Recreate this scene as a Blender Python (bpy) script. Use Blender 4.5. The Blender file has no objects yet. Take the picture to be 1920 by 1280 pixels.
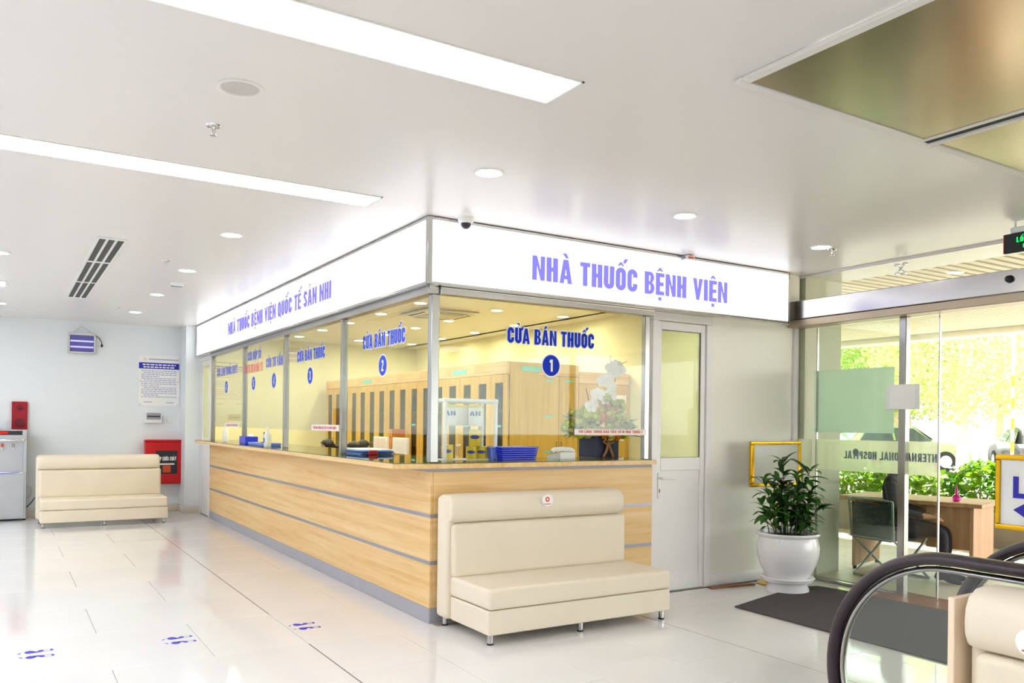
import bpy, bmesh, math, random, unicodedata
from mathutils import Vector, Matrix, Euler
random.seed(7)
R_ = math.radians
S = bpy.context.scene
COL = S.collection

# ---------------------------------------------------------------- camera, world, sun, exposure
F_PX, PY, ROLL, YAW = 1541.516, 795.053, 0.01199, 0.55448
CAM = Vector((-2.38714, -4.86054, 1.31511))
fw = Vector((math.sin(YAW), math.cos(YAW), 0)); rt = Vector((math.cos(YAW), -math.sin(YAW), 0)); up = Vector((0, 0, 1))
cx = rt * math.cos(ROLL) + up * math.sin(ROLL); cy = -rt * math.sin(ROLL) + up * math.cos(ROLL)
cd = bpy.data.cameras.new('camera'); cd.sensor_width = 36; cd.lens = F_PX / 1920 * 36
cd.shift_y = (PY - 640) / 1920; cd.clip_start = .05; cd.clip_end = 400
cam = bpy.data.objects.new('camera', cd); COL.objects.link(cam)
cam.matrix_world = Matrix(((cx.x, cy.x, -fw.x, CAM.x), (cx.y, cy.y, -fw.y, CAM.y), (cx.z, cy.z, -fw.z, CAM.z), (0, 0, 0, 1)))
S.camera = cam
W = bpy.data.worlds.new('hazy_sky'); S.world = W; W.use_nodes = True
bg = W.node_tree.nodes['Background']; bg.inputs[0].default_value = (.93, .97, 1, 1); bg.inputs[1].default_value = 3.4
sd = bpy.data.lights.new('sun', 'SUN'); sd.energy = 12; sd.angle = R_(1.5); sd.color = (1, .95, .82)
so = bpy.data.objects.new('sun', sd); COL.objects.link(so); so.location = (30, 5, 30)
so.rotation_euler = Vector((-.70, -.22, -.62)).to_track_quat('-Z', 'Y').to_euler()
S.view_settings.view_transform = 'Standard'; S.view_settings.look = 'None'
S.view_settings.exposure = 1.0; S.view_settings.gamma = 1.0; S.view_settings.use_curve_mapping = False
S.cycles.max_bounces = 6; S.cycles.diffuse_bounces = 4; S.cycles.glossy_bounces = 3
S.cycles.transmission_bounces = 6; S.cycles.transparent_max_bounces = 20
S.cycles.caustics_reflective = False; S.cycles.caustics_refractive = False
S.cycles.sample_clamp_indirect = 6.0; S.cycles.use_denoising = True; S.cycles.use_adaptive_sampling = True; S.cycles.adaptive_threshold = .05
LOBBY_L, PANEL_L, DOWN_L, PHARM_L, BOX_L = 1.0, 5.4, 24.0, 112.0, 1.1

# ---------------------------------------------------------------- materials
def lin(c):
    if isinstance(c, str):
        c = tuple(int(c[i:i + 2], 16) / 255 for i in (0, 2, 4))
    return tuple((x / 12.92 if x <= .04045 else ((x + .055) / 1.055) ** 2.4) for x in c)
MATS = {}
def newmat(name):
    m = bpy.data.materials.new(name); m.use_nodes = True; MATS[name] = m
    nt = m.node_tree
    return m, nt, nt.nodes['Principled BSDF'], nt.nodes['Material Output']
def pm(name, col, rough=.5, metal=0., var=.04, scale=6., bump=0., spec=.5, coat=0., emit=0., ecol=None, trans=0., sss=0., ior=1.45, bscale=None):
    """plain surface with faint procedural mottling and relief"""
    m, nt, b, o = newmat(name)
    c = lin(col)
    tc = nt.nodes.new('ShaderNodeTexCoord')
    n = nt.nodes.new('ShaderNodeTexNoise'); n.inputs['Scale'].default_value = scale; n.inputs['Detail'].default_value = 4
    nt.links.new(tc.outputs['Object'], n.inputs['Vector'])
    r = nt.nodes.new('ShaderNodeValToRGB')
    r.color_ramp.elements[0].position = .3; r.color_ramp.elements[1].position = .7
    r.color_ramp.elements[0].color = (*[max(0, x * (1 - var)) for x in c], 1)
    r.color_ramp.elements[1].color = (*[min(1, x * (1 + var)) for x in c], 1)
    nt.links.new(n.outputs['Fac'], r.inputs['Fac']); nt.links.new(r.outputs['Color'], b.inputs['Base Color'])
    b.inputs['Roughness'].default_value = rough; b.inputs['Metallic'].default_value = metal
    b.inputs['Specular IOR Level'].default_value = spec; b.inputs['Coat Weight'].default_value = coat
    b.inputs['Coat Roughness'].default_value = .05; b.inputs['IOR'].default_value = ior
    if trans: b.inputs['Transmission Weight'].default_value = trans
    if emit:
        b.inputs['Emission Color'].default_value = (*lin(ecol or col), 1); b.inputs['Emission Strength'].default_value = emit
    if bump:
        n2 = nt.nodes.new('ShaderNodeTexNoise'); n2.inputs['Scale'].default_value = bscale or scale * 12; n2.inputs['Detail'].default_value = 3
        nt.links.new(tc.outputs['Object'], n2.inputs['Vector'])
        bp = nt.nodes.new('ShaderNodeBump'); bp.inputs['Strength'].default_value = bump; bp.inputs['Distance'].default_value = .01
        nt.links.new(n2.outputs['Fac'], bp.inputs['Height']); nt.links.new(bp.outputs['Normal'], b.inputs['Normal'])
    return m
def wood(name, cols, axis, rough=.42, scale=1.0, coat=.0):
    m, nt, b, o = newmat(name)
    tc = nt.nodes.new('ShaderNodeTexCoord'); mp = nt.nodes.new('ShaderNodeMapping')
    sc = [9, 9, 9]; sc['xyz'.index(axis)] = .32
    mp.inputs['Scale'].default_value = [x * scale for x in sc]
    nt.links.new(tc.outputs['Object'], mp.inputs['Vector'])
    n = nt.nodes.new('ShaderNodeTexNoise'); n.inputs['Scale'].default_value = 2.2; n.inputs['Detail'].default_value = 6
    n.inputs['Distortion'].default_value = .6
    n2 = nt.nodes.new('ShaderNodeTexNoise'); n2.inputs['Scale'].default_value = 14; n2.inputs['Detail'].default_value = 3
    nt.links.new(mp.outputs[0], n.inputs['Vector']); nt.links.new(mp.outputs[0], n2.inputs['Vector'])
    mx = nt.nodes.new('ShaderNodeMath'); mx.operation = 'MULTIPLY_ADD'; mx.inputs[1].default_value = .28; 
    nt.links.new(n2.outputs['Fac'], mx.inputs[0]); 
    sb = nt.nodes.new('ShaderNodeMath'); sb.operation = 'MULTIPLY'; sb.inputs[1].default_value = .8
    nt.links.new(n.outputs['Fac'], sb.inputs[0]); nt.links.new(sb.outputs[0], mx.inputs[2])
    r = nt.nodes.new('ShaderNodeValToRGB'); e = r.color_ramp.elements
    e[0].position = .33; e[0].color = (*lin(cols[0]), 1); e[1].position = .72; e[1].color = (*lin(cols[2]), 1)
    k = r.color_ramp.elements.new(.5); k.color = (*lin(cols[1]), 1)
    nt.links.new(mx.outputs[0], r.inputs['Fac']); nt.links.new(r.outputs['Color'], b.inputs['Base Color'])
    b.inputs['Roughness'].default_value = rough; b.inputs['Coat Weight'].default_value = coat
    return m
def emis(name, col, strength):
    m, nt, b, o = newmat(name)
    nt.nodes.remove(b); e = nt.nodes.new('ShaderNodeEmission')
    e.inputs[0].default_value = (*lin(col), 1); e.inputs[1].default_value = strength
    nt.links.new(e.outputs[0], o.inputs[0]); return m
def glass(name, tint=(.93, .97, .95), ior=1.5, rough=0., film=0., filmcol=(1, 1, 1)):
    """clear sheet: straight-through transmission, fresnel mirror reflection"""
    m, nt, b, o = newmat(name); nt.nodes.remove(b)
    t = nt.nodes.new('ShaderNodeBsdfTransparent'); t.inputs[0].default_value = (*tint, 1)
    g = nt.nodes.new('ShaderNodeBsdfGlossy'); g.inputs['Roughness'].default_value = rough
    # Schlick reflectance, the same on both faces of the sheet
    f0 = ((ior - 1) / (ior + 1)) ** 2
    lw = nt.nodes.new('ShaderNodeLayerWeight'); lw.inputs[0].default_value = .5
    pw = nt.nodes.new('ShaderNodeMath'); pw.operation = 'POWER'; pw.inputs[1].default_value = 5
    nt.links.new(lw.outputs['Facing'], pw.inputs[0])
    f = nt.nodes.new('ShaderNodeMath'); f.operation = 'MULTIPLY_ADD'; f.inputs[1].default_value = 1 - f0; f.inputs[2].default_value = f0
    nt.links.new(pw.outputs[0], f.inputs[0])
    mx = nt.nodes.new('ShaderNodeMixShader'); nt.links.new(f.outputs[0], mx.inputs[0])
    nt.links.new(t.outputs[0], mx.inputs[1]); nt.links.new(g.outputs[0], mx.inputs[2])
    out = mx
    if film:
        d = nt.nodes.new('ShaderNodeBsdfTranslucent'); d.inputs[0].default_value = (*filmcol, 1)
        d2 = nt.nodes.new('ShaderNodeBsdfDiffuse'); d2.inputs[0].default_value = (*filmcol, 1)
        m1 = nt.nodes.new('ShaderNodeMixShader'); m1.inputs[0].default_value = .45
        nt.links.new(d.outputs[0], m1.inputs[1]); nt.links.new(d2.outputs[0], m1.inputs[2])
        m2 = nt.nodes.new('ShaderNodeMixShader'); m2.inputs[0].default_value = film
        nt.links.new(mx.outputs[0], m2.inputs[1]); nt.links.new(m1.outputs[0], m2.inputs[2]); out = m2
    nt.links.new(out.outputs[0], o.inputs[0]); return m
def frosted(name):
    m, nt, b, o = newmat(name); nt.nodes.remove(b)
    tr = nt.nodes.new('ShaderNodeBsdfTransparent'); tr.inputs[0].default_value = (.92, .95, .86, 1)
    d = nt.nodes.new('ShaderNodeBsdfTranslucent'); d.inputs[0].default_value = (.95, .96, .84, 1)
    d2 = nt.nodes.new('ShaderNodeBsdfDiffuse'); d2.inputs[0].default_value = (.9, .92, .8, 1)
    m1 = nt.nodes.new('ShaderNodeMixShader'); m1.inputs[0].default_value = .3
    nt.links.new(d.outputs[0], m1.inputs[1]); nt.links.new(d2.outputs[0], m1.inputs[2])
    mx = nt.nodes.new('ShaderNodeMixShader'); mx.inputs[0].default_value = .62
    nt.links.new(tr.outputs[0], mx.inputs[1]); nt.links.new(m1.outputs[0], mx.inputs[2]); nt.links.new(mx.outputs[0], o.inputs[0]); return m
def leafmat(name, c1, c2, rough=.4, tl=.35):
    m, nt, b, o = newmat(name)
    oi = nt.nodes.new('ShaderNodeObjectInfo'); tc = nt.nodes.new('ShaderNodeTexCoord')
    n = nt.nodes.new('ShaderNodeTexNoise'); n.inputs['Scale'].default_value = 3.0
    nt.links.new(tc.outputs['Object'], n.inputs['Vector'])
    ad = nt.nodes.new('ShaderNodeMath'); ad.operation = 'MULTIPLY_ADD'; ad.inputs[1].default_value = .5
    nt.links.new(oi.outputs['Random'], ad.inputs[0]); nt.links.new(n.outputs['Fac'], ad.inputs[2])
    r = nt.nodes.new('ShaderNodeValToRGB'); e = r.color_ramp.elements
    e[0].position = .4; e[0].color = (*lin(c1), 1); e[1].position = .95; e[1].color = (*lin(c2), 1)
    nt.links.new(ad.outputs[0], r.inputs[0]); nt.links.new(r.outputs[0], b.inputs['Base Color']); b.inputs['Roughness'].default_value = rough
    t = nt.nodes.new('ShaderNodeBsdfTranslucent'); nt.links.new(r.outputs[0], t.inputs[0])
    mx = nt.nodes.new('ShaderNodeMixShader'); mx.inputs[0].default_value = tl
    nt.links.new(b.outputs[0], mx.inputs[1]); nt.links.new(t.outputs[0], mx.inputs[2]); nt.links.new(mx.outputs[0], o.inputs[0]); return m

OAK = ('d8a864', 'e6bf80', 'efd09a')
pm('ceiling_paint', 'ece8e6', .27, var=.01, scale=.5, spec=.45)
pm('wall_paint', 'eef3f5', .55, var=.012, scale=.8, bump=.02)
pm('cream_wall', 'f0eeca', .6, var=.015, scale=.8)
pm('panel_white', 'f5f1e6', .35, var=.012, scale=1.5)
pm('upvc_white', 'eeebe9', .28, var=.01)
pm('tile', 'e6e4e2', .07, var=.012, scale=1.2, spec=.5)
pm('grout', 'a3948a', .8, var=.1)
pm('joint', '75655a', .8, var=.1)
pm('skirting', 'e6ddd0', .25, var=.02)
wood('oak_y', OAK, 'y'); wood('oak_x', OAK, 'x'); wood('oak_z', ('c0973e', 'd3ab4e', 'dcb660'), 'z')
wood('desk_wood', ('aa7d52', 'bb8f64', 'c99f76'), 'z', .5); wood('brown_plank', ('7a4a2c', '8b5a38', '9a6a46'), 'x')
pm('kick_grey', 'a6a5ae', .4, var=.03); pm('strip_grey', '9a99a4', .3, metal=.35, var=.03)
pm('steel', 'b0aeae', .26, metal=1, var=.04, scale=3); pm('steel_bright', 'bdbbba', .2, metal=1, var=.03)
pm('chrome', 'e2e2e2', .08, metal=1, var=.02); pm('mirror_steel', 'cfc1a9', .2, metal=1, var=.06, scale=.9, bump=.06, bscale=1.2)
pm('leather', 'e8dcc6', .36, var=.02, scale=3, bump=.06, bscale=420, spec=.45)
pm('rubber', '1d1a1c', .6); pm('handrail', '3a3036', .33, var=.06, spec=.5); pm('mat_grey', '4b4647', .9, var=.12, scale=60, bump=.3, bscale=300)
pm('dark', '1b1b1d', .5); pm('dark_slot', '40443f', .6); pm('charcoal', '33333a', .5)
pm('white_plastic', 'f2f2f0', .3, var=.01); pm('off_white', 'e4e2dc', .45, var=.02); pm('speaker_grille', 'c9c4bf', .6, var=.05, scale=80)
pm('blue_ink', '0530bc', .5, var=.02, spec=.2); pm('lilac_ink', '3a55d6', .5, var=.02, spec=.2); pm('red_ink', 'd8542e', .45, var=.03); pm('pink_ink', 'dd5a66', .45, var=.03)
pm('band_ink', '8499a0', .5, var=.03); pm('peach_board', 'f3dcc0', .5, var=.03); pm('bell_red', '7a0d1f', .35); pm('dispenser_steel', 'c2c4c7', .36, metal=1, var=.03); pm('print_navy', '2b22b4', .45, var=.02); pm('rail_brown_reflection', 'b3a48e', .35, metal=.6, var=.03); pm('print_grey', 'b3b3d4', .5); pm('foot_print', '4a3fc4', .5, var=.05)
pm('red_paint', 'cc1420', .32, var=.03); pm('red_dark', 'a91028', .4, var=.04); pm('gold', 'd6a21c', .22, metal=.85, var=.06)
pm('porcelain', 'f3f1f2', .08, var=.01, coat=.3); pm('soil', '3a2b20', .9, var=.3, scale=30)
pm('blue_plastic', '2b3fe0', .25, var=.05, scale=3); pm('pale_blue', '6f86e6', .3, var=.05); pm('sky_blue', '7fc0e4', .35); pm('teal_label', '7fd6cf', .5, var=.03)
pm('tin_yellow', 'e2c61a', .3, var=.06, metal=.1); pm('tin_white', 'eeeaea', .3); pm('tin_blue', '3a3f9c', .35); pm('paper', 'fbfaf6', .6, var=.02); pm('paper_pink', 'efdcd2', .6)
pm('orange_folder', 'd48a45', .5); pm('navy_box', '2c3352', .5, var=.05); pm('ribbon', 'b07c4c', .4, var=.1)
leafmat('mint_board', 'dcece4', 'e8f4ee', .5, .7); pm('porch_white', 'f1ead9', .6, var=.02); pm('porch_beam', 'f3eee0', .6)
pm('exterior_wall', 'c2c2ae', .6, var=.03, scale=2); pm('porch_floor', 'd8cfba', .45, var=.03, scale=2); pm('asphalt', '948c80', .9, var=.06, scale=1.5); pm('kerb', '948c80', .8, var=.08)
pm('slat_gap_shade', '4a4233', .8); pm('slat', 'f0e6d0', .45, var=.02)  # backing board coloured dark to stand in for shade between the slats
pm('skin', 'c99a78', .5, sss=0); pm('hair', '181313', .42, var=.2, scale=60); pm('jacket', '3d3a40', .8, var=.08, scale=20); pm('trousers', '2e2b33', .8, var=.08); pm('uniform', 'f2e9ee', .7); pm('shoe', '201b1a', .35)
pm('mesh_fabric', '3c4344', .8, var=.1, scale=40); pm('chair_metal', '9aa5a2', .3, metal=.8)
pm('car_pale', '8f9a70', .25, var=.02, coat=.6); pm('car_dark', '3a3a3e', .25, var=.04, coat=.6); pm('car_white', 'c4c4c4', .25, coat=.6); pm('car_silver', 'b4b6ba', .25, metal=.4, coat=.5); pm('tyre', '222222', .8); pm('car_glass', '39424a', .08, spec=.7)
pm('bark', 'cdae9a', .9, var=.2, scale=8, bump=.4); pm('pole_white', 'f4f1ea', .5); pm('pole_orange', 'e88a20', .5)
pm('pink_glass', 'e03aa0', .08, var=.05, trans=.6); pm('green_text', '12d65a', .4, emit=.5, ecol='19e86a'); pm('exit_black', '14231f', .3)
pm('petal_white', 'f6f2ee', .5, var=.02); pm('petal_green', 'c6d21a', .55, var=.12, scale=20); pm('petal_cream', 'e0cf6e', .55, var=.08, scale=20); pm('petal_orange', 'ea8f0a', .5, var=.15, scale=20); pm('twig', '4a3320', .8)
leafmat('leaf', '1d4a18', '4f8a34', .35, .2); leafmat('leaf_dark', '1a3315', '3b6a26', .4, .2)
leafmat('tree_leaf', '6f9630', 'd6e088', .6, .5); leafmat('hedge_leaf', '4c8a1c', 'b6d23c', .5, .4)
glass('pane', (.97, .985, .955), 1.42); glass('pane_green', (.945, .975, .945), 1.5); glass('pane_door', (.88, .93, .84), 1.45, film=.22, filmcol=(.86, .88, .72))
glass('counter_glass', (.86, .95, .9), 1.5); glass('acrylic', (.97, .98, .98), 1.3); glass('cabinet_glass', (.62, .70, .66), 1.5); glass('balustrade_glass', (.93, .96, .93), 1.5)
frosted('frost')
emis('light_panel', 'f8faff', PANEL_L); emis('hall_fill_panel', 'eef5ff', PANEL_L * 2.0); emis('downlight', 'fff6ea', DOWN_L); emis('pharm_light', 'fcf8d6', PHARM_L)
emis('lightbox', 'fbfbff', BOX_L); emis('lightbox_letter', '9a92ff', .5); emis('uv_tube', 'c4c2ff', .75); emis('led_red', 'ff2a1a', .6)
pm('uv_mesh', '55529a', .5, emit=.04, ecol='7f74ff')

for m_ in ('lightbox_letter', 'green_text', 'led_red', 'uv_mesh', 'uv_tube'): MATS[m_].cycles.emission_sampling = 'NONE'

# ---------------------------------------------------------------- mesh building
class MB:
    def __init__(s): s.v = []; s.f = []
    def add(s, vs, fs):
        k = len(s.v); s.v += [tuple(v) for v in vs]; s.f += [tuple(i + k for i in f) for f in fs]; return s
    def box(s, x0, x1, y0, y1, z0, z1):
        return s.add([(x0, y0, z0), (x1, y0, z0), (x1, y1, z0), (x0, y1, z0), (x0, y0, z1), (x1, y0, z1), (x1, y1, z1), (x0, y1, z1)],
                     [(0, 3, 2, 1), (4, 5, 6, 7), (0, 1, 5, 4), (1, 2, 6, 5), (2, 3, 7, 6), (3, 0, 4, 7)])
    def bm(s, bm, mat=None):
        bm.verts.index_update()
        vs = [(mat @ v.co if mat else v.co) for v in bm.verts]
        s.add(vs, [[v.index for v in f.verts] for f in bm.faces]); bm.free(); return s
    def rbox(s, x0, x1, y0, y1, z0, z1, r=.01, seg=2):
        b = bmesh.new(); bmesh.ops.create_cube(b, size=1)
        for v in b.verts:
            v.co = Vector(((x0 + x1) / 2 + v.co.x * (x1 - x0), (y0 + y1) / 2 + v.co.y * (y1 - y0), (z0 + z1) / 2 + v.co.z * (z1 - z0)))
        r = min(r, .49 * min(abs(x1 - x0), abs(y1 - y0), abs(z1 - z0)))
        bmesh.ops.bevel(b, geom=b.edges[:] , offset=r, segments=seg, profile=.5, affect='EDGES')
        return s.bm(b)
    def prism(s, pts, axis, a0, a1):
        """polygon pts in the plane normal to axis, extruded from a0 to a1"""
        def mk(p, a):
            return (a, p[0], p[1]) if axis == 'x' else (p[0], a, p[1]) if axis == 'y' else (p[0], p[1], a)
        n = len(pts)
        vs = [mk(p, a0) for p in pts] + [mk(p, a1) for p in pts]
        fs = [tuple(range(n))[::-1], tuple(range(n, 2 * n))] + [(i, (i + 1) % n, n + (i + 1) % n, n + i) for i in range(n)]
        return s.add(vs, fs)
    def cyl(s, p0, p1, r, n=16, r2=None):
        p0 = Vector(p0); p1 = Vector(p1); d = (p1 - p0).normalized()
        a = d.orthogonal().normalized(); b = d.cross(a); r2 = r if r2 is None else r2
        vs = []
        for p, q in ((p0, r), (p1, r2)):
            vs += [p + q * (a * math.cos(2 * math.pi * i / n) + b * math.sin(2 * math.pi * i / n)) for i in range(n)]
        return s.add(vs, [tuple(range(n))[::-1], tuple(range(n, 2 * n))] + [(i, (i + 1) % n, n + (i + 1) % n, n + i) for i in range(n)])
    def tube(s, path, r, n=8, rb=None, side=None, taper=None):
        """swept round (or elliptical: r along side, rb across) section"""
        P = [Vector(p) for p in path]; rb = rb or r; vs = []; m = len(P)
        t0 = (P[1] - P[0]).normalized(); a = Vector(side) if side else t0.orthogonal().normalized()
        for i in range(m):
            t = (P[min(i + 1, m - 1)] - P[max(i - 1, 0)]).normalized()
            if side: a = Vector(side)
            a = (a - t * a.dot(t)).normalized(); b = t.cross(a)
            k = 1 if taper is None else 1 + (taper - 1) * i / (m - 1)
            vs += [P[i] + k * (a * r * math.cos(2 * math.pi * j / n) + b * rb * math.sin(2 * math.pi * j / n)) for j in range(n)]
        fs = [(i * n + j, i * n + (j + 1) % n, (i + 1) * n + (j + 1) % n, (i + 1) * n + j) for i in range(m - 1) for j in range(n)]
        fs += [tuple(range(n))[::-1], tuple((m - 1) * n + j for j in range(n))]
        return s.add(vs, fs)
    def lathe(s, prof, n=32, c=(0, 0, 0)):
        m = len(prof)
        vs = [(c[0] + r * math.cos(2 * math.pi * j / n), c[1] + r * math.sin(2 * math.pi * j / n), c[2] + z) for r, z in prof for j in range(n)]
        fs = [(i * n + j, i * n + (j + 1) % n, (i + 1) * n + (j + 1) % n, (i + 1) * n + j) for i in range(m - 1) for j in range(n)]
        if prof[0][0] > 1e-6: fs.append(tuple(range(n))[::-1])
        if prof[-1][0] > 1e-6: fs.append(tuple((m - 1) * n + j for j in range(n)))
        return s.add(vs, fs)
    def ball(s, c, rx, ry=None, rz=None, n=14, m=8):
        ry = ry or rx; rz = rz or rx
        vs = [(c[0], c[1], c[2] - rz)]
        for i in range(1, m):
            a = -math.pi / 2 + math.pi * i / m
            vs += [(c[0] + rx * math.cos(a) * math.cos(2 * math.pi * j / n), c[1] + ry * math.cos(a) * math.sin(2 * math.pi * j / n), c[2] + rz * math.sin(a)) for j in range(n)]
        vs.append((c[0], c[1], c[2] + rz)); e = len(vs) - 1
        fs = [(0, 1 + (j + 1) % n, 1 + j) for j in range(n)]
        fs += [(1 + i * n + j, 1 + i * n + (j + 1) % n, 1 + (i + 1) * n + (j + 1) % n, 1 + (i + 1) * n + j) for i in range(m - 2) for j in range(n)]
        fs += [(1 + (m - 2) * n + j, 1 + (m - 2) * n + (j + 1) % n, e) for j in range(n)]
        return s.add(vs, fs)
    def text(s, txt, O, right, upv, h, width=None, t=.002, anchor='l'):
        polys, w = layout(txt)
        O = Vector(O); right = Vector(right); upv = Vector(upv); nrm = right.cross(upv)
        kx = width / w if width else h
        x0 = 0 if anchor == 'l' else -w * kx / 2
        for P in polys:
            n = len(P)
            jj = (polys.index(P) % 5) * .00012
            fr = [O + right * (p[0] * kx + x0) + upv * (p[1] * h) + nrm * (t + jj) for p in P]
            if t > .0015:
                bk = [v - nrm * t for v in fr]
                s.add(fr + bk, [tuple(range(n))] + [(i, n + i, n + (i + 1) % n, (i + 1) % n) for i in range(n)])
            else: s.add(fr, [tuple(range(n))])
        return s
    def letters(s, txt, O, right, upv, h, width, t, name, mat, parent, w=False):
        """every character a piece of its own"""
        chars, tw = layout_chars(txt); O = Vector(O); right = Vector(right); upv = Vector(upv); nrm = right.cross(upv); kx = width / tw
        for P in chars:
            m = MB()
            for j, p in enumerate(P):
                n = len(p); fr = [O + right * (q[0] * kx) + upv * (q[1] * h) + nrm * (t + j % 6 * .00012) for q in p]
                if t > .0015: m.add(fr + [v - nrm * t for v in fr], [tuple(range(n))] + [(i, n + i, n + (i + 1) % n, (i + 1) % n) for i in range(n)])
                else: m.add(fr, [tuple(range(n))])
            m.build(name, mat, parent, 0, w=w)
    def mesh(s, name, mat, smooth=40):
        me = bpy.data.meshes.new(name); me.from_pydata(s.v, [], s.f); me.validate(); me.update()
        if mat: me.materials.append(MATS[mat] if isinstance(mat, str) else mat)
        if smooth:
            me.polygons.foreach_set('use_smooth', [True] * len(me.polygons)); me.set_sharp_from_angle(angle=R_(smooth))
        return me
    def build(s, name, mat, parent=None, smooth=40, w=False, wn=False):
        """w: vertices are in world coordinates although the parent stands elsewhere (unrotated)"""
        if w and parent is not None:
            off = Vector(parent.location); q = parent.parent
            while q is not None: off += q.location; q = q.parent
            s.v = [tuple(Vector(v) - off) for v in s.v]
        o = bpy.data.objects.new(name, s.mesh(name, mat, smooth)); COL.objects.link(o)
        if parent is not None: o.parent = parent
        if wn:
            md = o.modifiers.new('wn', 'WEIGHTED_NORMAL'); md.keep_sharp = True
        return o
def obj(name, me, parent=None, loc=(0, 0, 0), rot=(0, 0, 0), sc=None):
    o = bpy.data.objects.new(name, me); COL.objects.link(o); o.location = loc; o.rotation_euler = rot
    if sc is not None: o.scale = (sc, sc, sc) if isinstance(sc, (int, float)) else sc
    if parent is not None: o.parent = parent
    return o
def tag(o, label, cat, group=None, kind=None):
    o['label'] = label; o['category'] = cat
    if group: o['group'] = group
    if kind: o['kind'] = kind
    return o
def thing(name, label, cat, loc=(0, 0, 0), rotz=0, group=None, kind=None):
    o = bpy.data.objects.new(name, None); COL.objects.link(o); o.location = loc; o.rotation_euler = (0, 0, rotz)
    o.empty_display_size = .1
    return tag(o, label, cat, group, kind)
def dup(root, loc, rotz, label, group=None):
    def cp(o, par):
        c = o.copy(); COL.objects.link(c)
        if par is not None: c.parent = par
        for ch in o.children: cp(ch, c)
        return c
    kids = list(root.children); r = root.copy(); COL.objects.link(r)
    r.location = loc; r.rotation_euler = (0, 0, rotz); r['label'] = label
    if group: r['group'] = group
    for ch in kids: cp(ch, r)
    return r
def lab(o, label): o['label'] = label; return o

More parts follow.
